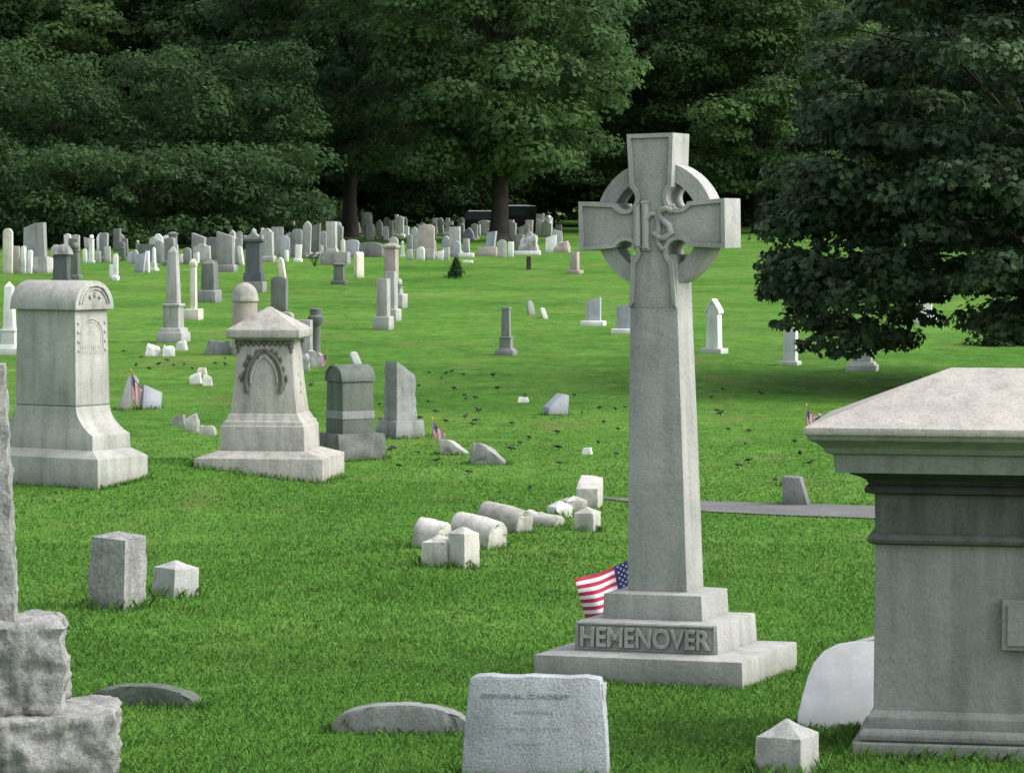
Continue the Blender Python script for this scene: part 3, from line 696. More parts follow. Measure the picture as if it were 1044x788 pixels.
o.add([(-a, -.1, -.1), (a, -.1, -.1), (a, .2, -.1), (-a, .2, -.1), (-a, -.1, h * .62), (a, -.1, h * .62), (a, .2, h * .92), (a * .4, .2, h * .98), (-a, .2, h)], [(0, 1, 5, 4), (1, 2, 6, 5), (2, 3, 8, 7, 6), (3, 0, 4, 8), (4, 5, 6, 7, 8), (3, 2, 1, 0)])
tag(o.build('gravestone', 'pale', None, .01, 40, wear=.008), 'slant-faced block with a pale sloping top, topmost of the marker cluster', 'gravestone', loc, -12)

# ------------------------------------------------------------------ middle distance
# arched dark monument
loc, s = ground(357, 468); k = 1 / s
A = thing('roll_top_monument', 'dark green-grey granite monument with a rolled top on a rock-faced base', 'monument', loc, 32)
fringe(loc, .74, .66, 32, .08)
MB().rough(.66, .60, .66, .60, -.15, 27 * k, .035, .06, seed=21, top=.3).build('base', 'K', A, 0, 38)
MB().stack([(27 * k - .01, .47, .45), (80 * k, .45, .43)]).build('die', 'M', A, .01, 40)
band = MB().stack([(42 * k, .482, .46), (50 * k, .478, .455)]).build('rough_band', 'G', A, .005)
zs = 80 * k - .002; half = [(-.235, zs)] + [(.235, zs)] + arc(0, zs + .02, .235, 0, 180, 18, 97 * k - zs - .02)
MB().prism_x(half, -.25, .25).build('roll_cap', 'M', A, .006, 40)
ac = MB()
ac.tube([(-.252, y, z) for y, z in arc(0, 80 * k + .02, .18, 0, 180, 14)], .012, 8)
ac.build('end_moulding', 'M', A, 0, 50)
# neighbour with slanted top
loc, s = ground(408, 446); k = 1 / s
A = thing('gravestone', 'grey granite headstone with a slanting broken top and rough side on a rock base', 'gravestone', loc, 38)
fringe(loc, .6, .6, 38, .08)
MB().rough(.50, .50, .48, .48, -.12, 18 * k, .03, .06, seed=25, top=.3).build('base', 'G', A, 0, 38)
mbs = MB().rough(.34, .32, .31, .28, 18 * k - .01, 71 * k, .018, .05, seed=27, top=.3, slant=-.20)
mbs.build('tablet', 'G', A, 0, 35)
# obelisk, left centre
loc, s = ground(177, 349); obelisk('slender grey obelisk on a square die and stepped base among the left rows', loc, 27 / s, 98 / s, 'L', -14, shaft=.60)
loc, s = ground(197.5, 326); t = pillar('pillar_monument', 'thin cream marble column on a square block right of the slender grey obelisk', 'monument', loc, 7 / s, 7 / s, 62 / s, 'C', -14, bh=.26, bw=2.2, cap='cap')
loc, s = ground(214, 308); pillar('pillar_monument', 'dark square granite pillar with a pointed cap on a grey block, left rows', 'monument', loc, 14 / s, 14 / s, 44 / s, 'K', -16, bh=.32, bw=1.35, cap='pyr', bmat='G')
# domed column behind the pyramid-capped monument
loc, s = ground(250, 362); k = 1 / s
A = thing('domed_column', 'round stone column with a dome behind the pyramid-capped monument', 'monument', loc, 0)
MB().lathe([(.30, -.1), (.30, 6 * k), (.27, 7 * k)], 24).build('base', 'house', A, 0, 40)
MB().lathe([(14.0 * k, 6.8 * k), (13.2 * k, 20 * k), (12.4 * k, 54 * k)], 24).build('shaft', 'P', A, 0, 40)
MB().lathe([(12.6 * k, 53.8 * k), (14 * k, 55 * k), (14 * k, 58 * k), (13.3 * k, 59 * k)] + [(13.3 * k * math.cos(R(a)), 59 * k + 15 * k * math.sin(R(a))) for a in range(10, 90, 12)] + [(.01, 74 * k)], 24).build('dome', 'house', A, 0, 40)
loc, s = ground(285, 318); tablet('gravestone', 'upright dark blue-grey slab behind the pyramid cap', 'gravestone', loc, 16 / s, 8 / s, 36 / s, 'seg', 'K', -14)
loc, s = ground(322, 368); k = 1 / s
A = thing('urn_pillar', 'dark round pillar topped by a heavy urn right of the pyramid-capped monument', 'monument', loc, 0)
MB().stack([(-.1, 15 * k, 15 * k), (6 * k, 14 * k, 14 * k)]).build('base', 'G', A, .01)
MB().lathe([(5.5 * k, 5.9 * k), (5 * k, 8 * k), (4.6 * k, 35 * k), (5 * k, 36 * k)], 16).build('shaft', 'K', A, 0, 40)
MB().lathe([(5 * k, 35.9 * k), (8 * k, 40 * k), (8.4 * k, 45 * k), (7 * k, 46 * k), (5.8 * k, 47 * k), (6 * k, 51 * k), (6.4 * k, 53 * k), (3 * k, 54 * k)], 16).build('urn', 'K', A, 0, 40)
loc, s = ground(309, 372); tablet('gravestone', 'tall pale headstone half hidden behind the pyramid-capped monument', 'gravestone', loc, 18 / s, .2, 46 / s, 'flat', 'L', -12, base=(.12, .2, .2))
loc, s = ground(290, 352); tablet('gravestone', 'rounded buff headstone just above the right eave of the pyramid cap', 'gravestone', loc, 18 / s, .25, 34 / s, 'seg', 'house', -10)
for (x0, x1, yt, yb, m_, sd, lb) in ((299, 316, 363, 379, 'L', 3, 'broad pale stump right of the pyramid-capped monument'), (313, 330, 360, 375, 'L', 4, 'small pale block at the foot of the dark urn pillar'),
        (148, 164, 353, 364, 'W', 5, 'white broken slab at the left of the rubble row below the slender obelisk'), (165, 179, 354, 364, 'W', 6, 'white broken slab in the middle of the rubble row below the slender obelisk'), (179, 191, 349, 358, 'W', 7, 'pointed white fragment at the right of the rubble row below the obelisk'),
        (193, 206, 382, 392, 'W', 8, 'white fragment at the left of the scattered pile left of the pyramid monument'), (201, 211, 376, 383, 'C', 9, 'flat pale fragment at the top of the scattered pile left of the pyramid monument'), (207, 217, 384, 394, 'W', 10, 'white lump at the lower right of the scattered pile left of the pyramid monument'),
        (209, 238, 349, 362, 'G', 12, 'long low grey block left of the pyramid cap'), (175, 190, 425, 434, 'G', 14, 'flat grey stone at the upper end of the low row left of the pyramid monument'), (189, 203, 425, 441, 'L', 15, 'square grey block in the middle of the low row left of the pyramid monument'), (202, 221, 435, 444, 'L', 16, 'flat pale stone touching the pyramid monument base'),
        
        (593, 604, 458, 464, 'W', 20, 'tiny white stone flush in the lawn left of the cross shaft'), (527, 540, 406, 411, 'W', 22, 'flat white marker lying in the lawn above the marker cluster')):
    loc, s = ground((x0 + x1) / 2, yb - 1); w = (x1 - x0) / s; rubble('stone_fragment', lb, loc, w * .95, max(.2, w * .6), (yb - yt) / s, m_, -10 + sd * 3 % 20, sd)
for x0, x1, yt, yb, m__, lb in ((448, 478, 448, 465, 'L', 'low sloping stone beside the small flag on the lawn'), (480, 517, 452, 475, 'G', 'longer wedge-shaped stone right of the low sloping stone and the small flag')):
    loc, s = ground((x0 + x1) / 2, yb - 2); a = (x1 - x0) / s / 2; h = (yb - 2 - yt) / s
    o = MB().prism([(-a, -.1), (a, -.1), (a, h * .12), (a * .1, h * .72), (-a * .35, h * .98), (-a * .9, h)], -.13, .16).build('gravestone', m__, None, .02, 40, wear=.012); tag(o, lb, 'gravestone', loc, -14, (0, -6)); fringe(loc, 2 * a, .3, -14, .06)
loc, s = ground(812, 515); k = 1 / s
tag(MB().prism([(-13 * k, -.1), (16 * k, -.1), (5 * k, 29 * k), (-13 * k, 30 * k)], -.14, .14).build('gravestone', 'K', None, .01, 40), 'dark stub with one sloping side standing just beyond the tarmac path', 'gravestone', loc, -12); fringe(loc, 30 * k, .28, -12, .06)
loc, s = ground(566, 423); k = 1 / s
tag(MB().prism([(-10 * k, -.1), (10 * k, -.1), (12 * k, 20 * k), (5 * k, 22 * k), (-10 * k, 8 * k)], -.15, .15).build('gravestone', 'B', None, .012, 40), 'bluish wedge stone with a bright sloping top, alone on the lawn above the marker cluster', 'gravestone', loc, 18); fringe(loc, 22 * k, .3, 18, .06)
# leaning small stones
for (xc, yb, w, h, top, m_, yaw, lean, lb) in (
        (153, 418, 20, 24, 'slantl', 'B', 25, (6, -4), 'leaning bluish stone with a pale sloping top beside a small flag, left'),
        (126, 419, 12, 37, 'round', 'L', 10, (18, 0), 'pale headstone tipped sideways behind a small flag at the left'),
        (366, 376, 8, 18, 'round', 'W', 25, (-24, 0), 'little white stone tipped over behind the dark rolled-top monument'),
        (542, 322, 7, 15, 'gothic', 'L', 20, (-10, 0), 'tiny pale pointed stone on the lawn left of the cross arm'),
        (556, 326, 5, 12, 'round', 'W', 20, (-20, 0), 'tiny bright white stone tipped over on the lawn left of the cross')):
    loc, s = ground(xc, yb - 1); w /= s; h /= s
    tablet('gravestone', lb, 'gravestone', loc, w, max(.1, w * .55), h, top, m_, yaw, lean)
    if yb > 400: fringe(loc, w, w * .55, yaw, .08)
o = bpy.data.objects
# white markers on the right slope and stones near the cross
loc, s = ground(728, 360); k = 1 / s
A = thing('gravestone', 'slim white marble stone with a steep gabled top on a slab right of the cross', 'gravestone', loc, -30)
MB().stack([(-.1, 24 * k, 17 * k), (5 * k, 24 * k, 17 * k)]).build('base', 'W', A, .008)
MB().prism([(-7 * k, 4.8 * k), (7 * k, 4.8 * k), (6 * k, 44 * k), (0, 53 * k), (-6 * k, 44 * k)], -5 * k, 5 * k).build('tablet', 'W', A, .006)
MB().prism([(7.6 * k, 40.5 * k), (7.6 * k, 44 * k), (0, 55.5 * k), (-7.6 * k, 44 * k), (-7.6 * k, 40.5 * k), (0, 52.6 * k)], -6 * k, 6 * k).build('gable', 'W', A, .003)
loc, s = ground(806, 372); k = 1 / s
tablet('gravestone', 'white marble block with a sloped top below the drooping maple boughs', 'gravestone', loc, 13 * k, 9 * k, 39 * k, 'seg', 'W', -24, base=(4 * k, 6 * k, 6 * k))
loc, s = ground(879, 378); obelisk('white stepped monument half hidden by the lowest maple leaves', loc, 31 / s, 48 / s, 'W', -12, shaft=.5)
loc, s = ground(943, 329); obelisk('white marble monument glimpsed through the gap under the maple', loc, 22 / s, 44 / s, 'W', -12, shaft=.5)
for (x0, x1, yt, yb, lb) in ((597, 613, 303, 334, 'bluish square headstone on a white slab, left of the pair beside the cross shaft'), (627, 645, 309, 342, 'bluish square headstone touching the left edge of the cross shaft')):
    loc, s = ground((x0 + x1) / 2, yb - 2); k = 1 / s; tablet('gravestone', lb, 'gravestone', loc, 15 * k, 6 * k, (yb - 2 - yt) * k, 'slantr', 'B', -14, base=(5 * k, 9 * k, 9 * k), bmat='W')
loc, s = ground(516, 362); k = 1 / s; obelisk('short granite obelisk on a dark square base alone on the open lawn', loc, 19 * k, 49 * k, 'G', -14, shaft=.62, pyr=False)
# pillar group (384-415)
loc, s = ground(391, 336); pillar('pillar_monument', 'front grey square pillar of the overlapping trio in mid lawn', 'monument', loc, 12 / s, 10 / s, 52 / s, 'L', -20, bh=.30, bw=1.45)
loc, s = ground(399, 327); pillar('pillar_monument', 'second square pillar close behind the front one of the trio', 'monument', loc, 11 / s, 10 / s, 50 / s, 'L', -20, bh=.28, bw=1.5)
loc, s = ground(406, 314); pillar('pillar_monument', 'low pillar with a stone ball, rear of the overlapping trio', 'monument', loc, 10 / s, 10 / s, 30 / s, 'L', -20, bh=.36, bw=1.5, cap='ball')
loc, s = ground(399, 291); pillar('pillar_monument', 'broad tapering lilac-grey pillar with a projecting cap in mid lawn', 'monument', loc, 15 / s, 12 / s, 43 / s, 'P', -18, bh=.2, bw=1.2, cap='cap')
loc, s = ground(346, 290); pillar('pillar_monument', 'low dark green pedestal stone with a wide cap in the middle rows', 'monument', loc, 12 / s, 12 / s, 22 / s, 'M', -10, bh=.12, bw=1.25, cap='cap')
loc, s = ground(366, 283); tablet('gravestone', 'narrow stone with a white front and dark back in the middle rows', 'gravestone', loc, 6 / s, .3, 26 / s, 'round', 'C', -55)
loc, s = ground(586, 279); pillar('pillar_monument', 'tan square pillar on a pale slab left of the cross arm', 'monument', loc, 8 / s, 7 / s, 22 / s, 'P', -25, bh=.12, bw=1.8)
loc, s = ground(539, 275); tag(MB().stack([(-.1, .16, .16), (13 / s, .15, .15), (13.5 / s, .08, .08)]).build('wooden_post', 'bark', None, .01), 'short dark wooden post standing by itself on the far lawn', 'post', loc, 10)
# big dark monument
loc, s = ground(259, 298); k = 1 / s
A = thing('dark_monument', 'tall near-black granite monument with an ornate pale crown in the left rows', 'monument', loc, -9)
MB().stack([(-.1, 22 * k, 18 * k), (11 * k, 22 * k, 18 * k)]).build('base', 'G', A, .01)
MB().stack([(10.9 * k, 19 * k, 15 * k), (20 * k, 18.5 * k, 14.6 * k)]).build('plinth', 'D', A, .01)
MB().stack([(19.9 * k, 15.5 * k, 12 * k), (50 * k, 14.5 * k, 11 * k)]).build('die', 'D', A, .01)
MB().stack([(49.9 * k, 15 * k, 12 * k), (52 * k, 19.5 * k, 15 * k), (54 * k, 19.5 * k, 15 * k)]).build('cornice', 'D', A, .006)
cr = MB(); cr.prism([(-9.5 * k, 53.8 * k), (9.5 * k, 53.8 * k), (9.5 * k, 58 * k), (6 * k, 56.5 * k), (0, 62 * k), (-6 * k, 56.5 * k), (-9.5 * k, 58 * k)], -6 * k, 6 * k)
cr.build('crown', 'G', A, .01); MB().lathe([(2 * k, 60 * k), (3 * k, 61.5 * k), (2.6 * k, 63.5 * k), (.5 * k, 65 * k)], 10).build('finial', 'L', A, 0, 50)
# dark draped pedestal and neighbours at the far left
loc, s = ground(63, 287); k = 1 / s
A = thing('draped_pedestal', 'dark slate pedestal with a shaggy draped cap at the far left', 'monument', loc, -8)
MB().stack([(-.1, 19 * k, 16 * k), (3 * k, 18 * k, 15 * k)]).build('base', 'D', A, .008)
MB().stack([(2.9 * k, 15 * k, 13 * k), (28 * k, 14 * k, 12 * k)]).build('die', 'D', A, .008)
MB().rough(20 * k, 16 * k, 13 * k, 11 * k, 27.5 * k, 37 * k, .08, .09, seed=31, top=1).build('drapery', 'G', A, 0, 40)
loc, s = ground(77, 285); pillar('pillar_monument', 'dark slate pillar topped by a white ball beside the draped pedestal', 'monument', loc, 10 / s, 9 / s, 38 / s, 'K', -14, cap='ball', bh=.15, bw=1.2)
loc, s = ground(36, 278); k = 1 / s
A = thing('gravestone', 'biggest grey headstone with a ragged pale top at the far left rear', 'gravestone', loc, -10)
MB().rough(31 * k, 16 * k, 29 * k, 15 * k, -.1, 16 * k, .05, .12, seed=33, top=.4).build('base', 'L', A, 0, 40)
MB().prism([(-11.5 * k, 15.8 * k), (11.5 * k, 15.8 * k), (10.5 * k, 51 * k), (3 * k, 50.5 * k), (-2 * k, 49 * k), (-7 * k, 47 * k), (-10.5 * k, 45 * k)], -5 * k, 5 * k).build('tablet', 'G', A, .02)

# ------------------------------------------------------------------ rows along the crest: (kind, x0, x1, top, base, material, option, label)
ROWS = [
 ('t', 3, 13, 233, 279, 'C', 'round', 'tall cream round-topped stone cut by the left picture edge'),
 ('t', 13, 20, 251, 276, 'P', 'flat', 'narrow dull stone between the cream stone and the biggest grey headstone'),
 ('t', 22.5, 27, 251, 279, 'W', 'round', 'white slip of stone at the left foot of the biggest grey headstone'),
 ('t', 28, 32.5, 255, 279, 'W', 'round', 'second white slip of stone at the foot of the biggest grey headstone'),
 ('t', 50, 54, 263, 275, 'W', 'round', 'tiny white stone right of the biggest grey headstone'),
 ('t', 85, 89, 255, 268, 'W', 'round', 'small white stone left of the ball-topped white shaft'),
 ('b', 90, 97, 242, 268, 'W', '', 'white ball-topped shaft near the far left trees'),
 ('tb', 100, 111, 240, 267, 'G', 'seg', 'grey headstone rising behind two low stones at the left rear'),
 ('t', 98, 103, 257, 268, 'L', 'round', 'low pale stone left of that grey headstone at the left rear'),
 ('t', 107, 113, 253, 268, 'L', 'flat', 'low pale stone right of that grey headstone at the left rear'),
 ('t', 111.5, 116.5, 270, 283, 'W', 'flat', 'short white stone beside a taller white slip on the open left lawn'),
 ('tb', 115, 121, 259, 286, 'W', 'round', 'taller white slip on a block on the open left lawn'),
 ('u', 123, 128, 248, 266, 'K', '', 'dim grey urn stone against the dark trees at the left'),
 ('t', 130, 136, 258, 269, 'B', 'gothic', 'small lilac pointed stone left of the low greenish tomb'),
 ('t', 136, 141, 256, 269, 'B', 'gothic', 'slightly taller lilac pointed stone at the greenish tomb'),
 ('b', 138, 143, 247, 266, 'L', '', 'ball-topped post at the corner of the low greenish tomb'),
 ('s', 142, 160, 249, 266, 'M', 'flat', 'low greenish table tomb under the dark trees'),
 ('t', 137, 147, 257, 278, 'B', 'slantr', 'leaning lilac-grey stone left of the white slender post'),
 ('t', 149, 152.5, 256, 278, 'W', 'flat', 'white slender post on the crest left of the slender obelisk'),
 ('o', 153, 161, 252, 276, 'W', '', 'miniature white obelisk next to the white slender post'),
 ('t', 158, 165, 248, 268, 'G', 'flat', 'grey slab behind the miniature white obelisk'),
 ('t', 164, 169, 250, 269, 'L', 'flat', 'pale slab squeezed behind the left side of the slender obelisk'),
 ('tb', 167, 181, 245, 271, 'G', 'seg', 'round-shouldered grey stone directly behind the slender obelisk tip'),
 ('p', 171, 182, 239, 266, 'K', 'cap', 'capped dark pillar behind the round-shouldered grey stone'),
 ('t', 183, 187, 260, 268, 'W', 'round', 'very small white stone right of the slender obelisk tip'),
 ('t', 187, 195, 254, 269, 'G', 'round', 'small round grey stone left of the wide slanted headstone'),
 ('tb', 194, 212, 240, 263, 'G', 'slantl', 'wide grey headstone with a slanted top against the trees'),
 ('t', 198, 215, 250, 267, 'L', 'serp', 'pale wavy-topped stone in front of the wide slanted headstone'),
 ('t', 197.5, 203, 258, 268, 'W', 'slantr', 'white chip of stone before the pale wavy-topped stone'),
 ('t', 211, 222, 244, 265, 'K', 'seg', 'dark rounded stone between the wavy-topped stone and the tall slab'),
 ('tb', 220, 241, 236, 277, 'G', 'slantl', 'tall grey slab with a slant top on a broad plinth'),
 ('p', 235, 240, 243, 268, 'C', 'cap', 'slim cream column right behind the tall slant-topped slab'),
 ('t', 239, 246, 246, 270, 'G', 'flat', 'plain grey stone right of the slim cream column'),
 ('t', 244.5, 249, 252, 270, 'W', 'round', 'bright white slip leaning against the near-black monument'),
 ('tb', 265, 281, 236, 267, 'L', 'shoulder', 'pale shouldered headstone right of the near-black monument'),
 ('t', 277, 289, 234, 259, 'G', 'flat', 'grey block headstone behind the pale shouldered one'),
 ('t', 281, 293, 243, 262, 'L', 'flat', 'square pale headstone in front of the grey block headstone'),
 ('x', 293, 304, 228, 252, 'L', '', 'pale stone cross rising in the crowded central rows'),
 ('t', 291, 300, 239, 262, 'G', 'serp', 'wavy grey stone below the pale stone cross'),
 ('t', 299, 309, 236, 262, 'G', 'seg', 'round-topped grey stone right of the pale stone cross'),
 ('t', 308, 317, 229, 263, 'L', 'gothic', 'tall pale pointed stone in the crowded central rows'),
 ('tb', 316, 327, 231, 264, 'K', 'slantr', 'tall dark-fronted stone with a white top in the central rows'),
 ('t', 326, 333, 238, 261, 'G', 'round', 'narrow grey stone left of the fluted pale pillar'),
 ('p', 332, 344, 229, 259, 'L', 'flat', 'thick pale square pillar at the right end of the crowded rows'),
 ('s', 328, 356, 257, 270, 'G', 'flat', 'long grey plinth slab below the thick pale pillar'),
 ('tb', 300, 308, 251, 267, 'W', 'flat', 'little white tablet below the round-topped grey stone'),
 ('t', 290.5, 294, 256, 267, 'W', 'round', 'thin white slip below the wavy grey stone'),
 ('t', 286, 292, 262, 286, 'C', 'gothic', 'crooked white stone leaning behind the dark blue-grey slab'),
 ('t', 346, 350, 228, 241, 'L', 'round', 'distant pale slip left of the left tree trunk'),
 ('t', 362, 367, 228, 241, 'L', 'gothic', 'distant pale slip right of the left tree trunk'),
 ('t', 373, 381, 229, 245, 'L', 'round', 'distant round pale stone beyond the crest, left of its row'),
 ('t', 383, 390, 226, 242, 'B', 'gothic', 'distant lilac pointed stone second in its row beyond the crest'),
 ('t', 391, 398, 229, 242, 'G', 'seg', 'distant grey stone third in its row beyond the crest'),
 ('x', 400, 409, 221, 242, 'W', '', 'distant white stone with a cross top beyond the crest'),
 ('t', 412, 417, 231, 242, 'W', 'slantl', 'distant small white stone right of the white cross-topped one'),
 ('d', 352, 366, 246, 262, 'B', 'seg', 'blue-grey domed stone below the left tree trunk'),
 ('s', 365, 391, 247, 262, 'K', 'seg', 'long dark low tomb right of the blue-grey domed stone'),
 ('t', 348, 352, 246, 263, 'C', 'round', 'small cream stone left of the blue-grey domed stone'),
 ('u', 408, 413, 247, 262, 'W', '', 'small white urn-like stone right of the broad tapering pillar'),
 ('tb', 425, 445, 232, 262, 'P', 'seg', 'broad pinkish-grey headstone standing alone in the centre rear'),
 ('t', 425, 433, 253, 265, 'W', 'round', 'low white stone at the foot of the broad pinkish headstone'),
 ('t', 434, 443, 255, 265, 'L', 'flat', 'low pale block at the foot of the broad pinkish headstone'),
 ('t', 415, 421, 255, 265, 'L', 'round', 'tiny pale stone left of the broad pinkish headstone'),
 ('t', 446, 452, 256, 265, 'W', 'slantr', 'tiny white wedge right of the broad pinkish headstone'),
 ('t', 451, 458, 253, 265, 'L', 'slantr', 'pale wedge stone at the left of the grey niche stone'),
 ('x', 451, 462, 224, 242, 'L', '', 'distant pale cross left of the right tree trunk'),
 ('t', 427, 434, 228, 238, 'G', 'round', 'distant grey stone just behind the broad pinkish headstone'),
 ('t', 442, 446, 228, 238, 'L', 'gothic', 'distant pointed slip right behind the broad pinkish headstone'),
 ('tb', 457, 471, 234, 261, 'L', 'flat', 'tall pale square stone in the centre rear'),
 ('t', 460, 470, 247, 262, 'B', 'round', 'blue-grey arched stone in front of the tall pale square stone'),
 ('t', 473, 479, 245, 260, 'L', 'flat', 'narrow pale stone right of the tall square one'),
 ('f', 468, 483, 258, 262, 'W', '', 'flat white ledger slab on the crest right of the dark cone shrub'),
 ('f', 472, 482, 265.5, 268, 'W', '', 'thin white slab lying in the lawn below the flat ledger'),
 ('t', 480, 490, 230, 240, 'B', 'slantr', 'distant bluish stone left of the right tree trunk'),
 ('t', 487, 500, 226, 240, 'L', 'seg', 'distant wide pale stone touching the right tree trunk'),
 ('tb', 493, 505, 237, 258, 'B', 'slantr', 'leaning bluish tablet at the foot of the right tree trunk'),
 ('s', 488, 507, 252, 261, 'P', 'flat', 'low pinkish plinth below the leaning bluish tablet'),
 ('t', 507, 516, 246, 263, 'L', 'round', 'pale round stone in front of the right tree trunk'),
 ('t', 518, 523.5, 248, 262, 'W', 'flat', 'white narrow stone right of the pale round one by the trunk'),
 ('t', 517, 524, 226, 243, 'L', 'flat', 'distant pale stone just right of the right tree trunk'),
 ('t', 528, 535, 232, 243, 'G', 'round', 'distant dull stone in front of the parked van'),
 ('t', 535, 543, 226, 242, 'L', 'flat', 'distant square pale stone in front of the parked van'),
 ('t', 547, 555, 225, 242, 'L', 'slantl', 'distant pale stone with sloping top near the white ball post'),
 ('b', 557, 563, 222, 242, 'W', '', 'distant post with a bright white ball'),
 ('r', 530, 549, 242, 259, 'L', '', 'rugged whitish boulder stone right of the right trunk'),
 ('f', 525, 551, 256, 260, 'W', '', 'long white kerb slab below the whitish boulder stone'),
 ('t', 556, 567, 241, 257, 'W', 'slantr', 'white wedge-topped stone right of the whitish boulder'),
 ('r', 566, 581, 247, 257, 'P', '', 'low brownish boulder right of the white wedge-topped stone'),
 ('t', 567, 573, 231, 246, 'K', 'flat', 'dark square stone in the far background left of the cross arm'),
]
random.seed(5)
for kd, x0, x1, yt, yb, mt_, opt, lb in ROWS:
    loc, s = ground((x0 + x1) / 2, yb); yw = random.uniform(-24, -6); w = (x1 - x0) / s / 1.0; h = (yb - yt) / s * (1.1 if yb < 272 and kd not in 'sfr' else 1); dp = min(max(.14, w * .35), .45)
    ln_ = (random.uniform(-2.5, 2.5), random.uniform(-2, 2))
    if 'crooked' in lb or 'leaning' in lb: ln_ = (8 if 'lilac' in lb or 'bluish' in lb else -9, 0)
    if kd in ('t', 'd'): tablet('gravestone', lb, 'gravestone', loc, w, dp, h, opt, mt_, yw, ln_, bev=.012)
    elif kd == 'tb': tablet('gravestone', lb, 'gravestone', loc, w * .8, dp, h, opt, mt_, yw, ln_, base=(h * .17, w * .2, .2), bev=.012)
    elif kd == 'b': pillar('pillar_monument', lb, 'monument', loc, w * .8, w * .8, h, mt_, yw, bh=h * .08, bw=1.3, cap='ball')
    elif kd == 'u': pillar('pillar_monument', lb, 'monument', loc, w * .8, w * .8, h, mt_, yw, bh=h * .08, bw=1.3, cap='urn')
    elif kd == 'p': pillar('pillar_monument', lb, 'monument', loc, w * .85, w * .75, h, mt_, yw, bh=h * .14, bw=1.2, cap=opt)
    elif kd == 'o': obelisk(lb, loc, w, h, mt_, yw, shaft=.7)
    elif kd == 's': tablet('table_tomb', lb, 'tomb', loc, w, .7, h, opt, mt_, -8, bev=.02)
    elif kd == 'f': tag(MB().stack([(-.05, w, .5), (h, w, .5)]).build('ledger_stone', mt_, None, .02, 40), lb, 'stone slab', loc, -6)
    elif kd == 'r': rubble('boulder_stone', lb, loc, w, w * .6, h, mt_, yw, int(x0), 'gravestone')
    elif kd == 'x':
        A = thing('stone_cross', lb, 'cross', loc, yw)
        a = w * .17; zb = h * .3
        MB().stack([(-.1, w * .8, w * .6), (zb * .6, w * .75, w * .55), (zb, w * .5, w * .4)]).build('base', mt_, A, .01)
        MB().prism([(-a, zb - .003), (a, zb - .003), (a, h * .62), (w / 2, h * .62), (w / 2, h * .62 + 2 * a), (a, h * .62 + 2 * a), (a, h), (-a, h), (-a, h * .62 + 2 * a), (-w / 2, h * .62 + 2 * a), (-w / 2, h * .62), (-a, h * .62)], -.1, .1).build('cross', mt_, A, .01)

random.seed(31)
spots = [(random.uniform(66, 335), random.uniform(254, 263)) for _ in range(26)] + [(random.uniform(262, 345), random.uniform(246, 256)) for _ in range(14)] + [(random.uniform(366, 590), random.uniform(239, 246)) for _ in range(24)] + [(random.uniform(395, 590), random.uniform(252, 259)) for _ in range(12)]
for i, (px, py) in enumerate(spots):
    loc, s = ground(px, py); w = random.uniform(5, 11) / s; h = random.uniform(12, 24) / s; tp = random.choice(['round', 'flat', 'seg', 'gothic', 'slantl', 'shoulder', 'serp']); m__ = random.choice(['W', 'L', 'L', 'W', 'B', 'G', 'K'])
    o = tablet('gravestone', 'small weathered headstone in the crowded far rows under the trees', 'gravestone', loc, w, max(.14, w * .3), h, tp, m__, random.uniform(-28, -4), (random.uniform(-5, 5), random.uniform(-4, 4)), base=(h * .15, w * .4, .2) if i % 3 == 0 else None, bev=.012)
    o['group'] = 'small headstones crowding the far rows'

# ------------------------------------------------------------------ small flags and flowers
def little_flag(label, px, pyb, h, wpx, hpx, slope=8, stars=False):
    g_, s = ground(px, pyb); k = 1 / s
    tp = g_ + Vector((0, 0, h * k)); sx = Vector((1, -.25, 0)).normalized()
    hb = tp - Vector((0, 0, hpx * k)) ; ft = tp + sx * wpx * k - Vector((0, 0, slope * k)); fb2 = ft - Vector((0, 0, hpx * k * 1.0)) - sx * wpx * k * .25
    return make_flag('stick_flag', label, (tp, hb, ft, fb2), 0, (g_, tp + Vector((0, 0, .03))), stars=True, sag=.012)
little_flag('limp little flag hanging upright between two leaning stones at the left', 134, 420, 40, 11, 22, 16)
little_flag('small drooping flag planted beside the low sloping stone on the lawn', 441, 454, 24, 14, 12, 11)
little_flag('faded little flag among the pale stumps right of the pyramid monument', 333, 380, 19, -7, 11, 2)
little_flag('little flag half hidden by the left corner of the big tomb cap', 822, 443, 27, 9, 15, 8)
def bouquet(label, px, py, w, h, mats, seed):
    loc, s = ground(px, py); t = thing('flower_bunch', label, 'flowers', loc); random.seed(seed)
    st = MB(); fl = MB()
    for q in range(16):
        a = random.uniform(0, 6.28); r = random.uniform(.1, 1) * w / s / 2; z = h / s * random.uniform(.5, 1); p = Vector((r * math.cos(a), r * math.sin(a) * .6, z))
        st.tube([(0, 0, 0), p * .6, p], .008, 5); rr = random.uniform(.06, .11) * min(1, w / s)
        fl.lathe([(.005, p.z - rr * .5), (rr * .7, p.z - rr * .1), (rr, p.z + rr * .25), (rr * .5, p.z + rr * .4), (.004, p.z + rr * .35)], 7, p.x, p.y, mi=q % len(mats))
    st.build('stems', 'stem', t); fl.build('blossoms', mats, t, 0, 50)
bouquet('spray of pink and white flowers before the crowded central rows', 321, 272, 18, 16, ['pink', 'whitep'], 2)
bouquet('cluster of red flowers beside the long dark low tomb', 382, 262, 7, 9, ['redp'], 3)
bouquet('white flowers peeping over the left edge of the big tomb capstone', 832, 436, 16, 14, ['whitep', 'pink'], 4)

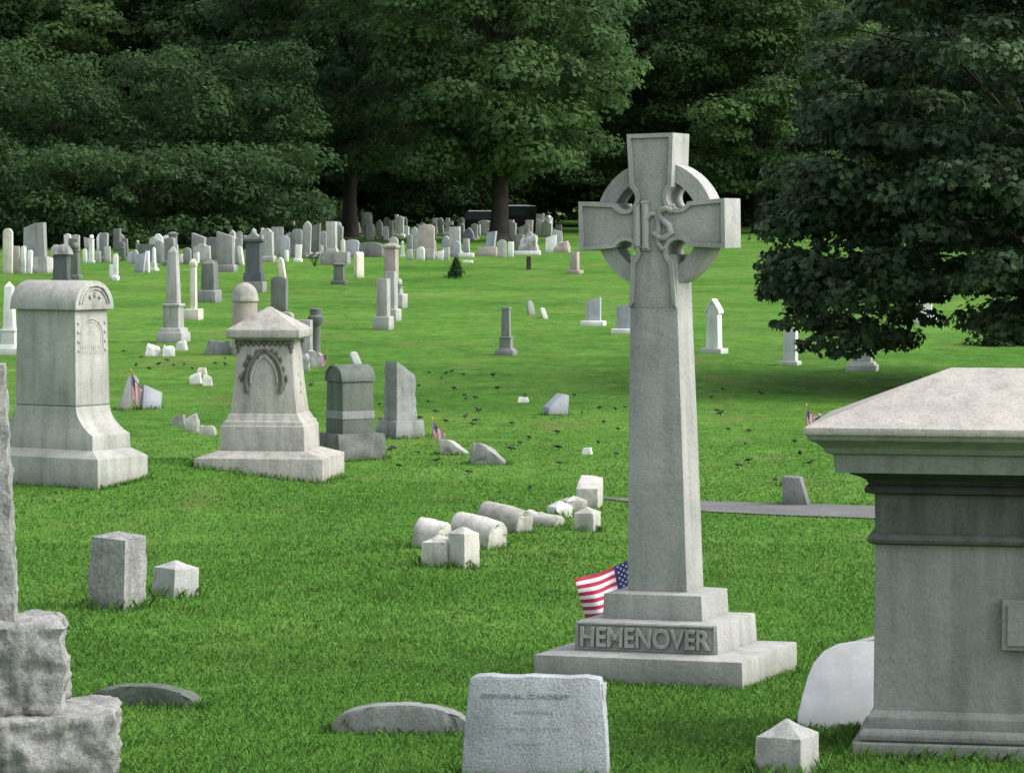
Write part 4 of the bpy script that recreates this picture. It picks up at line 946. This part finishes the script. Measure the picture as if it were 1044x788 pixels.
# ------------------------------------------------------------------ birds
def bird_mesh(peck):
    me = bpy.data.meshes.new('bird'); bm = bmesh.new()
    # body as one lofted surface from beak root to tail
    if peck: spine = [((.078, 0, .045), .012), ((.068, 0, .060), .021), ((.050, 0, .080), .022), ((.025, 0, .088), .034), ((-.015, 0, .085), .037), ((-.05, 0, .088), .024), ((-.075, 0, .095), .014), ((-.125, 0, .105), .013)]
    else: spine = [((.085, 0, .145), .010), ((.075, 0, .147), .021), ((.055, 0, .135), .022), ((.030, 0, .105), .034), ((-.01, 0, .085), .037), ((-.045, 0, .072), .025), ((-.07, 0, .066), .014), ((-.12, 0, .056), .013)]
    n = 10; rings = []
    for i, (c, r) in enumerate(spine):
        c = Vector(c); t = (Vector(spine[min(i + 1, 7)][0]) - Vector(spine[max(i - 1, 0)][0])).normalized(); sd = Vector((0, 1, 0)); up = t.cross(sd)
        fl = .35 if i == 7 else (.7 if i == 6 else 1)
        rings.append([bm.verts.new(c + sd * r * math.cos(2 * math.pi * k / n) * (1.3 if i == 7 else 1) + up * r * fl * math.sin(2 * math.pi * k / n)) for k in range(n)])
    for a, b in zip(rings, rings[1:]):
        for k in range(n): bm.faces.new((a[k], a[(k + 1) % n], b[(k + 1) % n], b[k]))
    bm.faces.new(rings[0]); bm.faces.new(list(reversed(rings[-1])))
    bmesh.ops.recalc_face_normals(bm, faces=bm.faces); bm.to_mesh(me); bm.free()
    me.polygons.foreach_set('use_smooth', [True] * len(me.polygons)); me.materials.append(M['bird'])
    return me
def bird_parts(peck):
    h = Vector((.078, 0, .045)) if peck else Vector((.085, 0, .145)); dr = Vector((.6, 0, -.8)) if peck else Vector((1, 0, -.05))
    bk = MB().tube([h - dr * .004, h + dr * .03], .0065, 6, taper=.001)
    lg = [MB().tube([(0, sy * .014, .06), (.004, sy * .016, .03), (0, sy * .017, 0), ], .004, 5).tube([(-.012, sy * .017, .002), (.022, sy * .02, .002)], .003, 4) for sy in (-1, 1)]
    wg = []
    for sy in (-1, 1):
        z = .09 if peck else .092
        w = MB(); w.add([(.03, sy * .030, z + .005), (-.02, sy * .041, z - .005), (-.085, sy * .012, z - (.0 if peck else .022)), (-.02, sy * .028, z + .022), (.028, sy * .037, z - .012), (-.03, sy * .036, z - .02)], [(0, 1, 3), (1, 2, 3), (0, 4, 5, 1), (1, 5, 2)]); wg.append(w)
    return bk, lg, wg
protos = []
for pk in (True, False):
    bk, lg, wg = bird_parts(pk); root = bpy.data.objects.new('bird', bird_mesh(pk)); C.objects.link(root)
    bk.build('beak', 'beak', root, 0, 60)
    for l in lg: l.build('leg', 'beak', root)
    for w in wg: w.build('wing', 'bird', root)
    protos.append(root)
Bp = [(310 + a / 4.745, 330 + b / 4.745) for a, b in ((605,235),(685,240),(715,230),(770,245),(915,245),(665,262),(725,312),(935,310),(555,300),(775,345),(600,375),(785,365),(845,422),(635,425),(780,452),(830,470),(815,485),(1005,482),(685,472),(365,388),(370,465),(420,610),(550,625),(640,665),(460,690),(795,720),(35,297),(5,380),(560,455),(435,603))]
Bp += [(480 + a / 4.378, 340 + b / 4.378) for a, b in ((100,185),(118,242),(243,272),(20,287),(35,345),(185,400),(385,440),(260,465),(220,490),(180,518),(390,512),(395,580),(575,332),(645,337),(688,327),(497,355),(593,397),(657,427),(570,490),(650,537),(460,275),(265,690))]
Bp += [(690 + a / 4.38, 360 + b / 4.38) for a, b in ((205,160),(155,195),(180,258),(195,272),(375,180),(230,340),(325,347),(305,405),(320,482),(275,505),(525,395),(550,453),(595,495),(470,590),(440,570))]
Bp += [(120 + a / 6.57, 330 + b / 6.57) for a, b in ((40,180),(160,220),(125,275),(210,300),(272,272),(375,275),(445,270),(330,245),(720,272),(655,262),(720,230),(500,297))]
random.seed(9); cnt = [0, 0]
for i, (px, py) in enumerate(Bp):
    v = 0 if random.random() < .8 else 1
    src = protos[v]
    if cnt[v] == 0: o = src; kids = []
    else:
        o = src.copy(); C.objects.link(o)
        for ch in src.children:
            c = ch.copy(); C.objects.link(c); c.parent = o
    cnt[v] += 1
    loc, s = ground(px, py + 2); o.location = loc + Vector((0, 0, .005)); o.rotation_euler = (0, 0, random.uniform(0, 6.28)); sc_ = random.uniform(.5, .72); o.scale = (sc_, sc_, sc_ * .8)
    o['label'] = 'black bird pecking with lowered head among the flock on the lawn' if v == 0 else 'black bird standing with raised head among the flock on the lawn'
    o['category'] = 'bird'; o['group'] = 'black birds feeding on the lawn'

# ------------------------------------------------------------------ vehicles under the far trees
def vehicle(label, px, py, L, W, Hv, paint, van, yaw):
    loc, s = ground(px, py); loc.z += 0; t = thing('parked_van' if van else 'parked_car', label, 'van' if van else 'car', loc, yaw); a = L / 2
    if van: pr = [(-a, .35), (a, .35), (a, .95), (a * .82, 1.05), (a * .62, Hv * .96), (a * .5, Hv), (-a * .96, Hv), (-a, Hv * .92)]
    else: pr = [(-a, .3), (a, .3), (a, .72), (a * .5, .86), (a * .22, Hv), (-a * .5, Hv), (-a * .85, .9), (-a, .82)]
    MB().prism(pr, -W / 2, W / 2).build('body', paint, t, .05, 40)
    if not van: MB().box(-a * .48, a * .20, -W / 2 + .12, W / 2 - .12, Hv - .02, Hv + .05).build('roof', 'paint', t, .02)
    if van: MB().box(-a * .95, a * .5, -W / 2 + .03, W / 2 - .03, Hv - .02, Hv + .06).build('roof', 'paint', t, .03)
    zw0, zw1 = (1.1, Hv - .18) if van else (.9, Hv - .08)
    for x0, x1 in (((-.85, -.35), (-.3, .12), (.16, .55)) if van else ((-.5, -.12), (-.08, .22))):
        for sy in (-1, 1): MB().box(x0 * a, x1 * a, sy * (W / 2 + .004) - .01, sy * (W / 2 + .004) + .01, zw0, zw1).build('window', 'glass', t)
    if van:
        for sx, nm in ((1, 'windscreen'), (-1, 'rear_window')): 
            xw = a * .80 if sx > 0 else -a * 1.003
            MB().box(xw - .02, xw + .03, -W / 2 + .15, W / 2 - .15, 1.0, 1.42).build(nm, 'glass', t)
    for x in (-.62, .62):
        for sy in (-1, 1):
            w = MB(); w.tube([(x * a, sy * (W / 2 - .2), .32), (x * a, sy * (W / 2 + .01), .32)], .32, 18); wo = w.build('wheel', 'rubber', t, 0, 40)
            MB().tube([(x * a, sy * (W / 2 - .02), .32), (x * a, sy * (W / 2 + .025), .32)], .19, 14).build('rim', 'rim', wo, 0, 40)
    for sy in (-.6, .6): MB().box(a - .02, a + .03, sy * W / 2 - .12, sy * W / 2 + .12, .6, .75).build('headlight', 'whitep', t)
vehicle('dark van with a white roof parked under the far trees behind the gravestones', 529, 237, 4.6, 1.85, 1.6, 'paintd', True, 82)
vehicle('dark car with a bright white roof parked left of the right tree trunk', 493, 237.5, 4.2, 1.7, 1.3, 'paintd', False, 78)

# ------------------------------------------------------------------ trees
def leaf_cloud(name, centres, per, size, mat, shape='quad', flat=.55, seed=0, updown=.6, parent=None, tints=None):
    """centres: array of (x, y, z, r); leaves sit on the upper shell of every bough"""
    g_ = np.random.default_rng(seed); P = []; Nn = []; Tt = []
    for bi, (x, y, z, r) in enumerate(centres):
        n = max(8, int(per * r * r))
        dr = g_.normal(size=(n, 3)); dr[:, 2] = np.abs(dr[:, 2]) * 1.0 - .35; dr /= np.linalg.norm(dr, axis=1)[:, None]
        rad = r * (.72 + .36 * g_.random(n)) * (1 + .22 * np.sin(dr[:, 0] * 5 + bi) * np.sin(dr[:, 1] * 5 + bi * 2))
        p = dr * rad[:, None] * np.array([1, 1, flat]) + np.array([x, y, z])
        P.append(p); nn = dr + g_.normal(size=(n, 3)) * .55 + np.array([0, 0, updown]); nn /= np.linalg.norm(nn, axis=1)[:, None]; Nn.append(nn)
        bt = (tints[bi] if tints is not None else g_.uniform(.15, .75))
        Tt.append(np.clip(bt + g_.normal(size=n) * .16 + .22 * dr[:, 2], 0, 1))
    P = np.concatenate(P); Nn = np.concatenate(Nn); Tt = np.concatenate(Tt); n = len(P)
    ref = g_.normal(size=(n, 3)); A_ = np.cross(Nn, ref); A_ /= np.linalg.norm(A_, axis=1)[:, None]; B_ = np.cross(Nn, A_)
    sz = size * (.65 + .7 * g_.random(n))
    if shape == 'quad': pat = [(-.5, 0, 0), (0, -.34, .06), (.55, 0, -.04), (0, .34, .06)]
    else: pat = [(-.48, 0, 0), (-.30, -.36, -.03), (-.02, -.22, .02), (.12, -.52, -.06), (.18, -.16, .02), (.56, 0, -.10), (.18, .16, .02), (.12, .52, -.06), (-.02, .22, .02), (-.30, .36, -.03)]
    m_ = len(pat); V = np.zeros((n, m_, 3))
    for k_, (a, b, c) in enumerate(pat): V[:, k_] = P + (A_ * a + B_ * b + Nn * c) * sz[:, None]
    me = bpy.data.meshes.new(name)
    me.vertices.add(n * m_); me.vertices.foreach_set('co', V.ravel()); me.loops.add(n * m_); me.loops.foreach_set('vertex_index', np.arange(n * m_, dtype=np.int32))
    me.polygons.add(n); me.polygons.foreach_set('loop_start', np.arange(0, n * m_, m_, dtype=np.int32)); me.polygons.foreach_set('loop_total', np.full(n, m_, dtype=np.int32))
    at = me.attributes.new('tint', 'FLOAT', 'POINT'); at.data.foreach_set('value', np.repeat(Tt, m_))
    me.update(calc_edges=True); me.validate()
    me.materials.append(mat)
    return me
def wood(pts_list, name, parent):
    m_ = MB()
    for pts, r0, r1 in pts_list: m_.tube(pts, r0, 9, taper=r1)
    return m_.build(name, 'bark', parent, 0, 60)
def crown_boughs(seed, rx, z0, z1, n, rb):
    g_ = np.random.default_rng(seed); out = []
    for i in range(n):
        t = (i + g_.random()) / n; zz = z0 + (z1 - z0) * t
        prof = math.sin(math.pi * (.16 + .80 * t)) ** .7
        for j in range(1):
            an = i * 2.39996 + g_.uniform(-.4, .4); rr = rx * prof * (g_.uniform(.62, 1.02) if i % 4 else g_.uniform(.1, .55))
            out.append((rr * math.cos(an), rr * math.sin(an), zz, rb * g_.uniform(.65, 1.25)))
    return np.array(out)
CROWNS = []
for v in range(5):
    z0 = (2.6, 3.9, 1.8, 3.4, 1.6)[v]; rx = (6.6, 7.2, 6.0, 6.8, 6.4)[v]; ht = (21, 24, 20, 23, 22)[v]
    cb = crown_boughs(40 + v, rx, z0, ht, 170, 1.7)
    limbs = [([(0, 0, -.6), (.1, .05, 2), (0, .1, ht * .35), (.2, 0, ht * .75)], .55, .12), ([(0, 0, -.6), (0, 0, .5)], .85, .5)]
    for c in cb[::4]:
        limbs.append(([(0, .05, max(2.2, c[2] * .55)), (c[0] * .45, c[1] * .45, c[2] * .85), (c[0] * .9, c[1] * .9, c[2] - .1)], .14, .03))
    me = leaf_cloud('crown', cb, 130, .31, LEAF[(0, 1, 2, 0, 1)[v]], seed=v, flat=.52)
    m_ = MB()
    for p_, a, b in limbs: m_.tube(p_, a, 8, taper=b)
    tr = m_.build('trunk', 'bark', None, 0, 60); trm = tr.data; bpy.data.objects.remove(tr)
    CROWNS.append((me, trm))
def tree(label, px, d, v, sc, rot, sink=0, group='tall trees behind the graveyard'):
    x = (px - 522) / FPX * d; t = thing('tree', label, 'tree', (x, d, float(T(x, d)) - sink), rot, group=group); t.scale = (sc, sc, sc)
    for nm, me in zip(('crown', 'trunk'), CROWNS[v]):
        o = bpy.data.objects.new(nm, me); C.objects.link(o); o.parent = t
    return t
FRONT = [(20, 188, 0, 1.0, 'broad tree with low sweeping boughs at the far left rear'), (128, 196, 2, 1.05, 'dense tree above the ball-topped white shaft, left rear'), (232, 190, 4, .98, 'bushy tree above the near-black monument'), (357, 176, 1, .98, 'tree with a bare dark trunk above the blue-grey domed stone'), (508, 165, 3, 1.05, 'big tree with a thick dark trunk beside the leaning bluish tablet'),
         (655, 196, 1, 1.0, 'tall tree directly behind the head of the ringed cross'), (775, 190, 0, .95, 'tree between the ringed cross and the dark maple'), (900, 205, 2, 1.05, 'tree behind the top of the dark maple'), (1015, 200, 4, 1.0, 'tree at the right rear hidden mostly by the dark maple')]
for i, (px, d, v, sc_, lb) in enumerate(FRONT): tree(lb, px, d, v, sc_, 40 + i * 67)
random.seed(12)
BACK = ['second-row tree in the gap left of the broad tree', 'second-row tree behind the gap beside the dense left tree', 'second-row tree behind the bushy tree', 'second-row tree left of the bare dark trunk', 'second-row tree in the dark gap between the two trunks', 'second-row tree right of the thick dark trunk', 'second-row tree left behind the ringed cross head', 'second-row tree right behind the ringed cross head', 'second-row tree behind the maple edge', 'second-row tree behind the maple crown', 'second-row tree beyond the right edge of the maple']
for i, lb in enumerate(BACK): tree(lb, -40 + i * 108, 218 + (i * 37 % 17), (2, 4, 0, 2, 4, 2, 0, 4, 2, 0, 4)[i], 1.12 + .1 * (i % 3), i * 53, 1.5)
# far wood closing the view: one mass
cb = []
g_ = np.random.default_rng(77)
for i in range(420):
    x = g_.uniform(-75, 75); y = g_.uniform(243, 262); cb.append((x, y, float(T(x, y)) + g_.uniform(.3, 24), g_.uniform(1.6, 3.0)))
wo = bpy.data.objects.new('far_wood', leaf_cloud('far_wood', np.array(cb), 40, .75, LEAF[1], seed=5, flat=.8)); C.objects.link(wo); wo['kind'] = 'stuff'; wo['label'] = 'dark mass of woodland closing the view behind the trees'; wo['category'] = 'woodland'

cb = []
for i in range(440):
    px = g_.uniform(-60, 1100); y = g_.uniform(212, 222) if px > 340 else g_.uniform(180, 206); x = (px - 522) / FPX * y; r = g_.uniform(.9, 2.0)
    cb.append((x, y, float(T(x, y)) + g_.uniform(.2, 8.0), r))
for i in range(520):
    px = g_.uniform(-60, 322); y = g_.uniform(148, 172); x = (px - 522) / FPX * y; r = g_.uniform(.6, 1.4)
    cb.append((x, y, float(T(x, y)) + g_.uniform(.1, 9.5) * (1 if y > 156 else .45), r * g_.uniform(.8, 1.4)))
wo = bpy.data.objects.new('undergrowth', leaf_cloud('undergrowth', np.array(cb), 170, .25, leaf_mat('leaf_shade_green', (.030, .060, .027), (.068, .130, .046), .75, .4, .08), seed=15, flat=.6)); C.objects.link(wo); wo['kind'] = 'stuff'; wo['label'] = 'dark undergrowth at the edge of the wood behind the gravestones'; wo['category'] = 'undergrowth'

# the dark maple at the right
loc, s = ground(1080, 397); k = 1 / s
A = thing('maple_tree', 'dark purple-green maple with boughs hanging low over the right slope', 'tree', loc, 0)
g_ = np.random.default_rng(3); cb = []
lat = lambda px: (px - 1080) * k
ver = lambda py: (397 - py) * k
# outline of the hanging left side of the crown, in metres from the trunk
EDGE = [(846, 20), (830, 60), (824, 100), (814, 140), (816, 178), (800, 205), (782, 240), (772, 268), (785, 290), (800, 318), (822, 345), (850, 352), (885, 348), (905, 318), (925, 300), (955, 285), (1003, 312), (1018, 334), (1036, 340), (1075, 330)]
for px, py in EDGE:
    for q in range(3): cb.append((lat(px + 14 + q * 9 + g_.uniform(-16, 10)), g_.uniform(-1.2, 1.2), ver(py + 8 - q * 8 + g_.uniform(-6, 6)), g_.uniform(.34, .55)))
for i in range(430):
    py = g_.uniform(-190, 335); row = [e for e in EDGE]; lim = np.interp(py, [-190, 0, 60, 140, 205, 268, 318, 345], [980, 862, 838, 824, 808, 788, 812, 838])
    px = g_.uniform(lim + 12, 1390 - (lim - 780) * 1.0)
    if py > 285 and 915 < px < 995: continue
    if py > 305 and px > 905 and px < 1005: continue
    rim_ = (px - 1080) * k / 5.4; dep = math.sqrt(max(.05, 1 - min(1, rim_ * rim_))) * 4.6
    if i >= 330: py = g_.uniform(180, 300)
    cb.append(((px - 1080) * k, -dep * g_.uniform(.35, 1.0) if i % 3 else dep * g_.uniform(.3, 1), ver(py), g_.uniform(.38, .98)))
cb = np.array(cb)
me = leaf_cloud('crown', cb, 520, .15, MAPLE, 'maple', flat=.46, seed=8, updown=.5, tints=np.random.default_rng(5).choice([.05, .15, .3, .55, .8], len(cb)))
o = bpy.data.objects.new('crown', me); C.objects.link(o); o.parent = A
m_ = MB(); m_.tube([(0, 0, -.4), (.05, 0, 1), (0, .1, 3), (.1, 0, 9)], .32, 10, taper=.08)
for c in [q for q in cb if q[2] > 3.2][::10]: m_.tube([(0, .02, max(1.3, c[2] * .6)), (c[0] * .5, c[1] * .5, c[2] * .9 + .25), (c[0] * .95, c[1] * .95, c[2])], .05, 6, taper=.012)
m_.build('trunk', 'bark', A, 0, 60)
loc, s = ground(1015, 352)
cb = np.array([(g_.uniform(-.55, .9), g_.uniform(-.4, .4), g_.uniform(.0, .45), g_.uniform(.2, .32)) for _ in range(34)])
A = thing('shrub', 'low dark shrub on the slope below the right side of the maple', 'shrub', loc, 0)
o = bpy.data.objects.new('foliage', leaf_cloud('foliage', cb, 900, .09, SHRUB, seed=4, flat=.8)); C.objects.link(o); o.parent = A
wood([([(0, 0, -.1), (.05, 0, .3), (.2, 0, .5)], .03, .01)], 'stem', A)
loc, s = ground(465, 284); k = 1 / s
cb = np.array([(g_.uniform(-1, 1) * (1 - t) ** 1.6 * 5 * k, g_.uniform(-1, 1) * (1 - t) ** 1.6 * 4 * k, 2 * k + t * 19 * k, (.24 - .17 * t)) for t in np.linspace(0, .98, 40)])
A = thing('cone_shrub', 'small dark cone-shaped evergreen on the far lawn', 'shrub', loc, 0)
o = bpy.data.objects.new('foliage', leaf_cloud('foliage', cb, 1900, .06, SHRUB, seed=6, flat=1.0)); C.objects.link(o); o.parent = A
wood([([(0, 0, -.1), (0, 0, 17 * k)], .05, .01)], 'stem', A)

# ------------------------------------------------------------------ grass blades
def grass_object():
    g_ = np.random.default_rng(21); XY = []; HT = []
    for d0_, d1_, dens in ((13.5, 18, 3600), (18, 23, 2400), (23, 30, 1300), (30, 37, 620), (37, 44, 300), (44, 52, 120), (52, 62, 40)):
        dm = (d0_ + d1_) / 2; hw = d1_ * 522 / FPX * 1.12 + .5; n = int(dens * 2 * hw * (d1_ - d0_))
        x = g_.uniform(-hw, hw, n); y = g_.uniform(d0_, d1_, n)
        cl = .5 + .5 * np.sin(x * 3.1 + 1.7 * np.sin(y * 2.3)) * np.sin(y * 2.7 + 1.3 * np.sin(x * 1.9))
        XY.append(np.stack([x, y], 1)); HT.append((.014 + .018 * cl + .018 * g_.random(n)) * np.where(y < 62, np.clip(1.5 - y / 50, .5, 1), 1.4))
    for (fx, fy, a, b, yw, h) in FRINGE:
        n = int(420 * (a + b) * 2 * (1 if fy < 24 else .6)); per = g_.uniform(0, 2 * (a + b) * 2, n); u = np.zeros(n); v = np.zeros(n)
        side = g_.integers(0, 4, n); t = g_.uniform(-1, 1, n); off = np.abs(g_.normal(size=n)) * .05 + .005
        u = np.where(side == 0, t * a, np.where(side == 1, t * a, np.where(side == 2, -a - off, a + off))); v = np.where(side == 0, -b - off, np.where(side == 1, b + off, t * b))
        x = fx + u * math.cos(yw) - v * math.sin(yw); y = fy + u * math.sin(yw) + v * math.cos(yw)
        XY.append(np.stack([x, y], 1)); HT.append(h * (.45 + .75 * g_.random(n)) * np.exp(-off * 4))
    XY = np.concatenate(XY); HT = np.concatenate(HT); keep = np.ones(len(XY), bool)
    pc = np.interp(XY[:, 0], px_, py_); pw = np.interp(XY[:, 0], px_, wid)
    keep &= ~((np.abs(XY[:, 1] - pc) < pw - .03) & (XY[:, 0] > px_[0]))
    XY, HT = XY[keep], HT[keep]; n = len(XY)
    Z = T(XY[:, 0], XY[:, 1]) - .004
    an = g_.uniform(0, 2 * np.pi, n); wv = (.0022 + .0028 * g_.random(n)) * np.clip(XY[:, 1] / 17, 1, 4.5)
    ln_ = g_.normal(size=(n, 2)) * HT[:, None] * .45
    base = np.stack([XY[:, 0], XY[:, 1], Z], 1); sd = np.stack([np.cos(an) * wv, np.sin(an) * wv, np.zeros(n)], 1)
    V = np.zeros((n, 4, 3)); V[:, 0] = base - sd; V[:, 1] = base + sd
    V[:, 2] = base + np.concatenate([ln_ * .35, (HT * .6)[:, None]], 1) + sd * .6
    V[:, 3] = base + np.concatenate([ln_, HT[:, None]], 1)
    me = bpy.data.meshes.new('grass'); me.vertices.add(n * 4); me.vertices.foreach_set('co', V.ravel()); me.loops.add(n * 4); me.loops.foreach_set('vertex_index', np.tile([0, 1, 2, 3], n).astype(np.int32) + np.repeat(np.arange(n) * 4, 4).astype(np.int32))
    me.polygons.add(n); me.polygons.foreach_set('loop_start', np.arange(0, n * 4, 4, dtype=np.int32)); me.polygons.foreach_set('loop_total', np.full(n, 4, dtype=np.int32))
    patch = .5 + .25 * np.sin(XY[:, 0] * .8 + 2 * np.sin(XY[:, 1] * .37)) + .2 * np.sin(XY[:, 1] * .9 + XY[:, 0] * .5)
    at = me.attributes.new('tint', 'FLOAT', 'POINT'); tv = np.clip(.28 + .35 * patch + g_.normal(size=n) * .15, 0, 1)
    at.data.foreach_set('value', (tv[:, None] * np.array([.75, .75, .95, 1.05])).clip(0, 1).ravel())
    me.update(calc_edges=True); me.materials.append(GRASS)
    o = bpy.data.objects.new('grass', me); C.objects.link(o); o['kind'] = 'stuff'; o['label'] = 'mown green grass of the graveyard lawn'; o['category'] = 'grass'
grass_object()

# ------------------------------------------------------------------ light, sky, camera
SUN_EL, SUN_AZ = 45.0, 103.0          # azimuth from the view direction towards the right
W_ = bpy.data.worlds.new('World'); S.world = W_; W_.use_nodes = True; nt = W_.node_tree; bg = nt.nodes['Background']
sky = nt.nodes.new('ShaderNodeTexSky'); sky.sky_type = 'NISHITA'; sky.sun_disc = False; sky.sun_elevation = R(SUN_EL); sky.sun_rotation = R(SUN_AZ); sky.dust_density = 4; sky.air_density = 1.0
hs = nt.nodes.new('ShaderNodeHueSaturation'); hs.inputs['Saturation'].default_value = .38; hs.inputs['Value'].default_value = 2.0
nt.links.new(sky.outputs[0], hs.inputs['Color']); nt.links.new(hs.outputs[0], bg.inputs[0]); bg.inputs[1].default_value = .15
sd = bpy.data.lights.new('sun', 'SUN'); sd.energy = 1.4; sd.angle = R(50); sd.color = (1, .96, .90)
so = bpy.data.objects.new('sun', sd); C.objects.link(so)
dv = Vector((math.sin(R(SUN_AZ)) * math.cos(R(SUN_EL)), math.cos(R(SUN_AZ)) * math.cos(R(SUN_EL)), math.sin(R(SUN_EL))))
so.rotation_euler = dv.to_track_quat('Z', 'Y').to_euler()
cam = bpy.data.cameras.new('camera'); co = bpy.data.objects.new('camera', cam); C.objects.link(co); co.location = (0, 0, EYE); co.rotation_euler = (R(90) - PITCH, 0, 0)
cam.sensor_fit = 'HORIZONTAL'; cam.sensor_width = 36; cam.lens = 36 * FPX / 1044; cam.clip_start = .5; cam.clip_end = 2000
S.camera = co
S.view_settings.view_transform = 'Standard'; S.view_settings.look = 'None'; S.view_settings.exposure = 0
S.render.engine = 'CYCLES'; S.cycles.max_bounces = 6; S.cycles.use_denoising = True
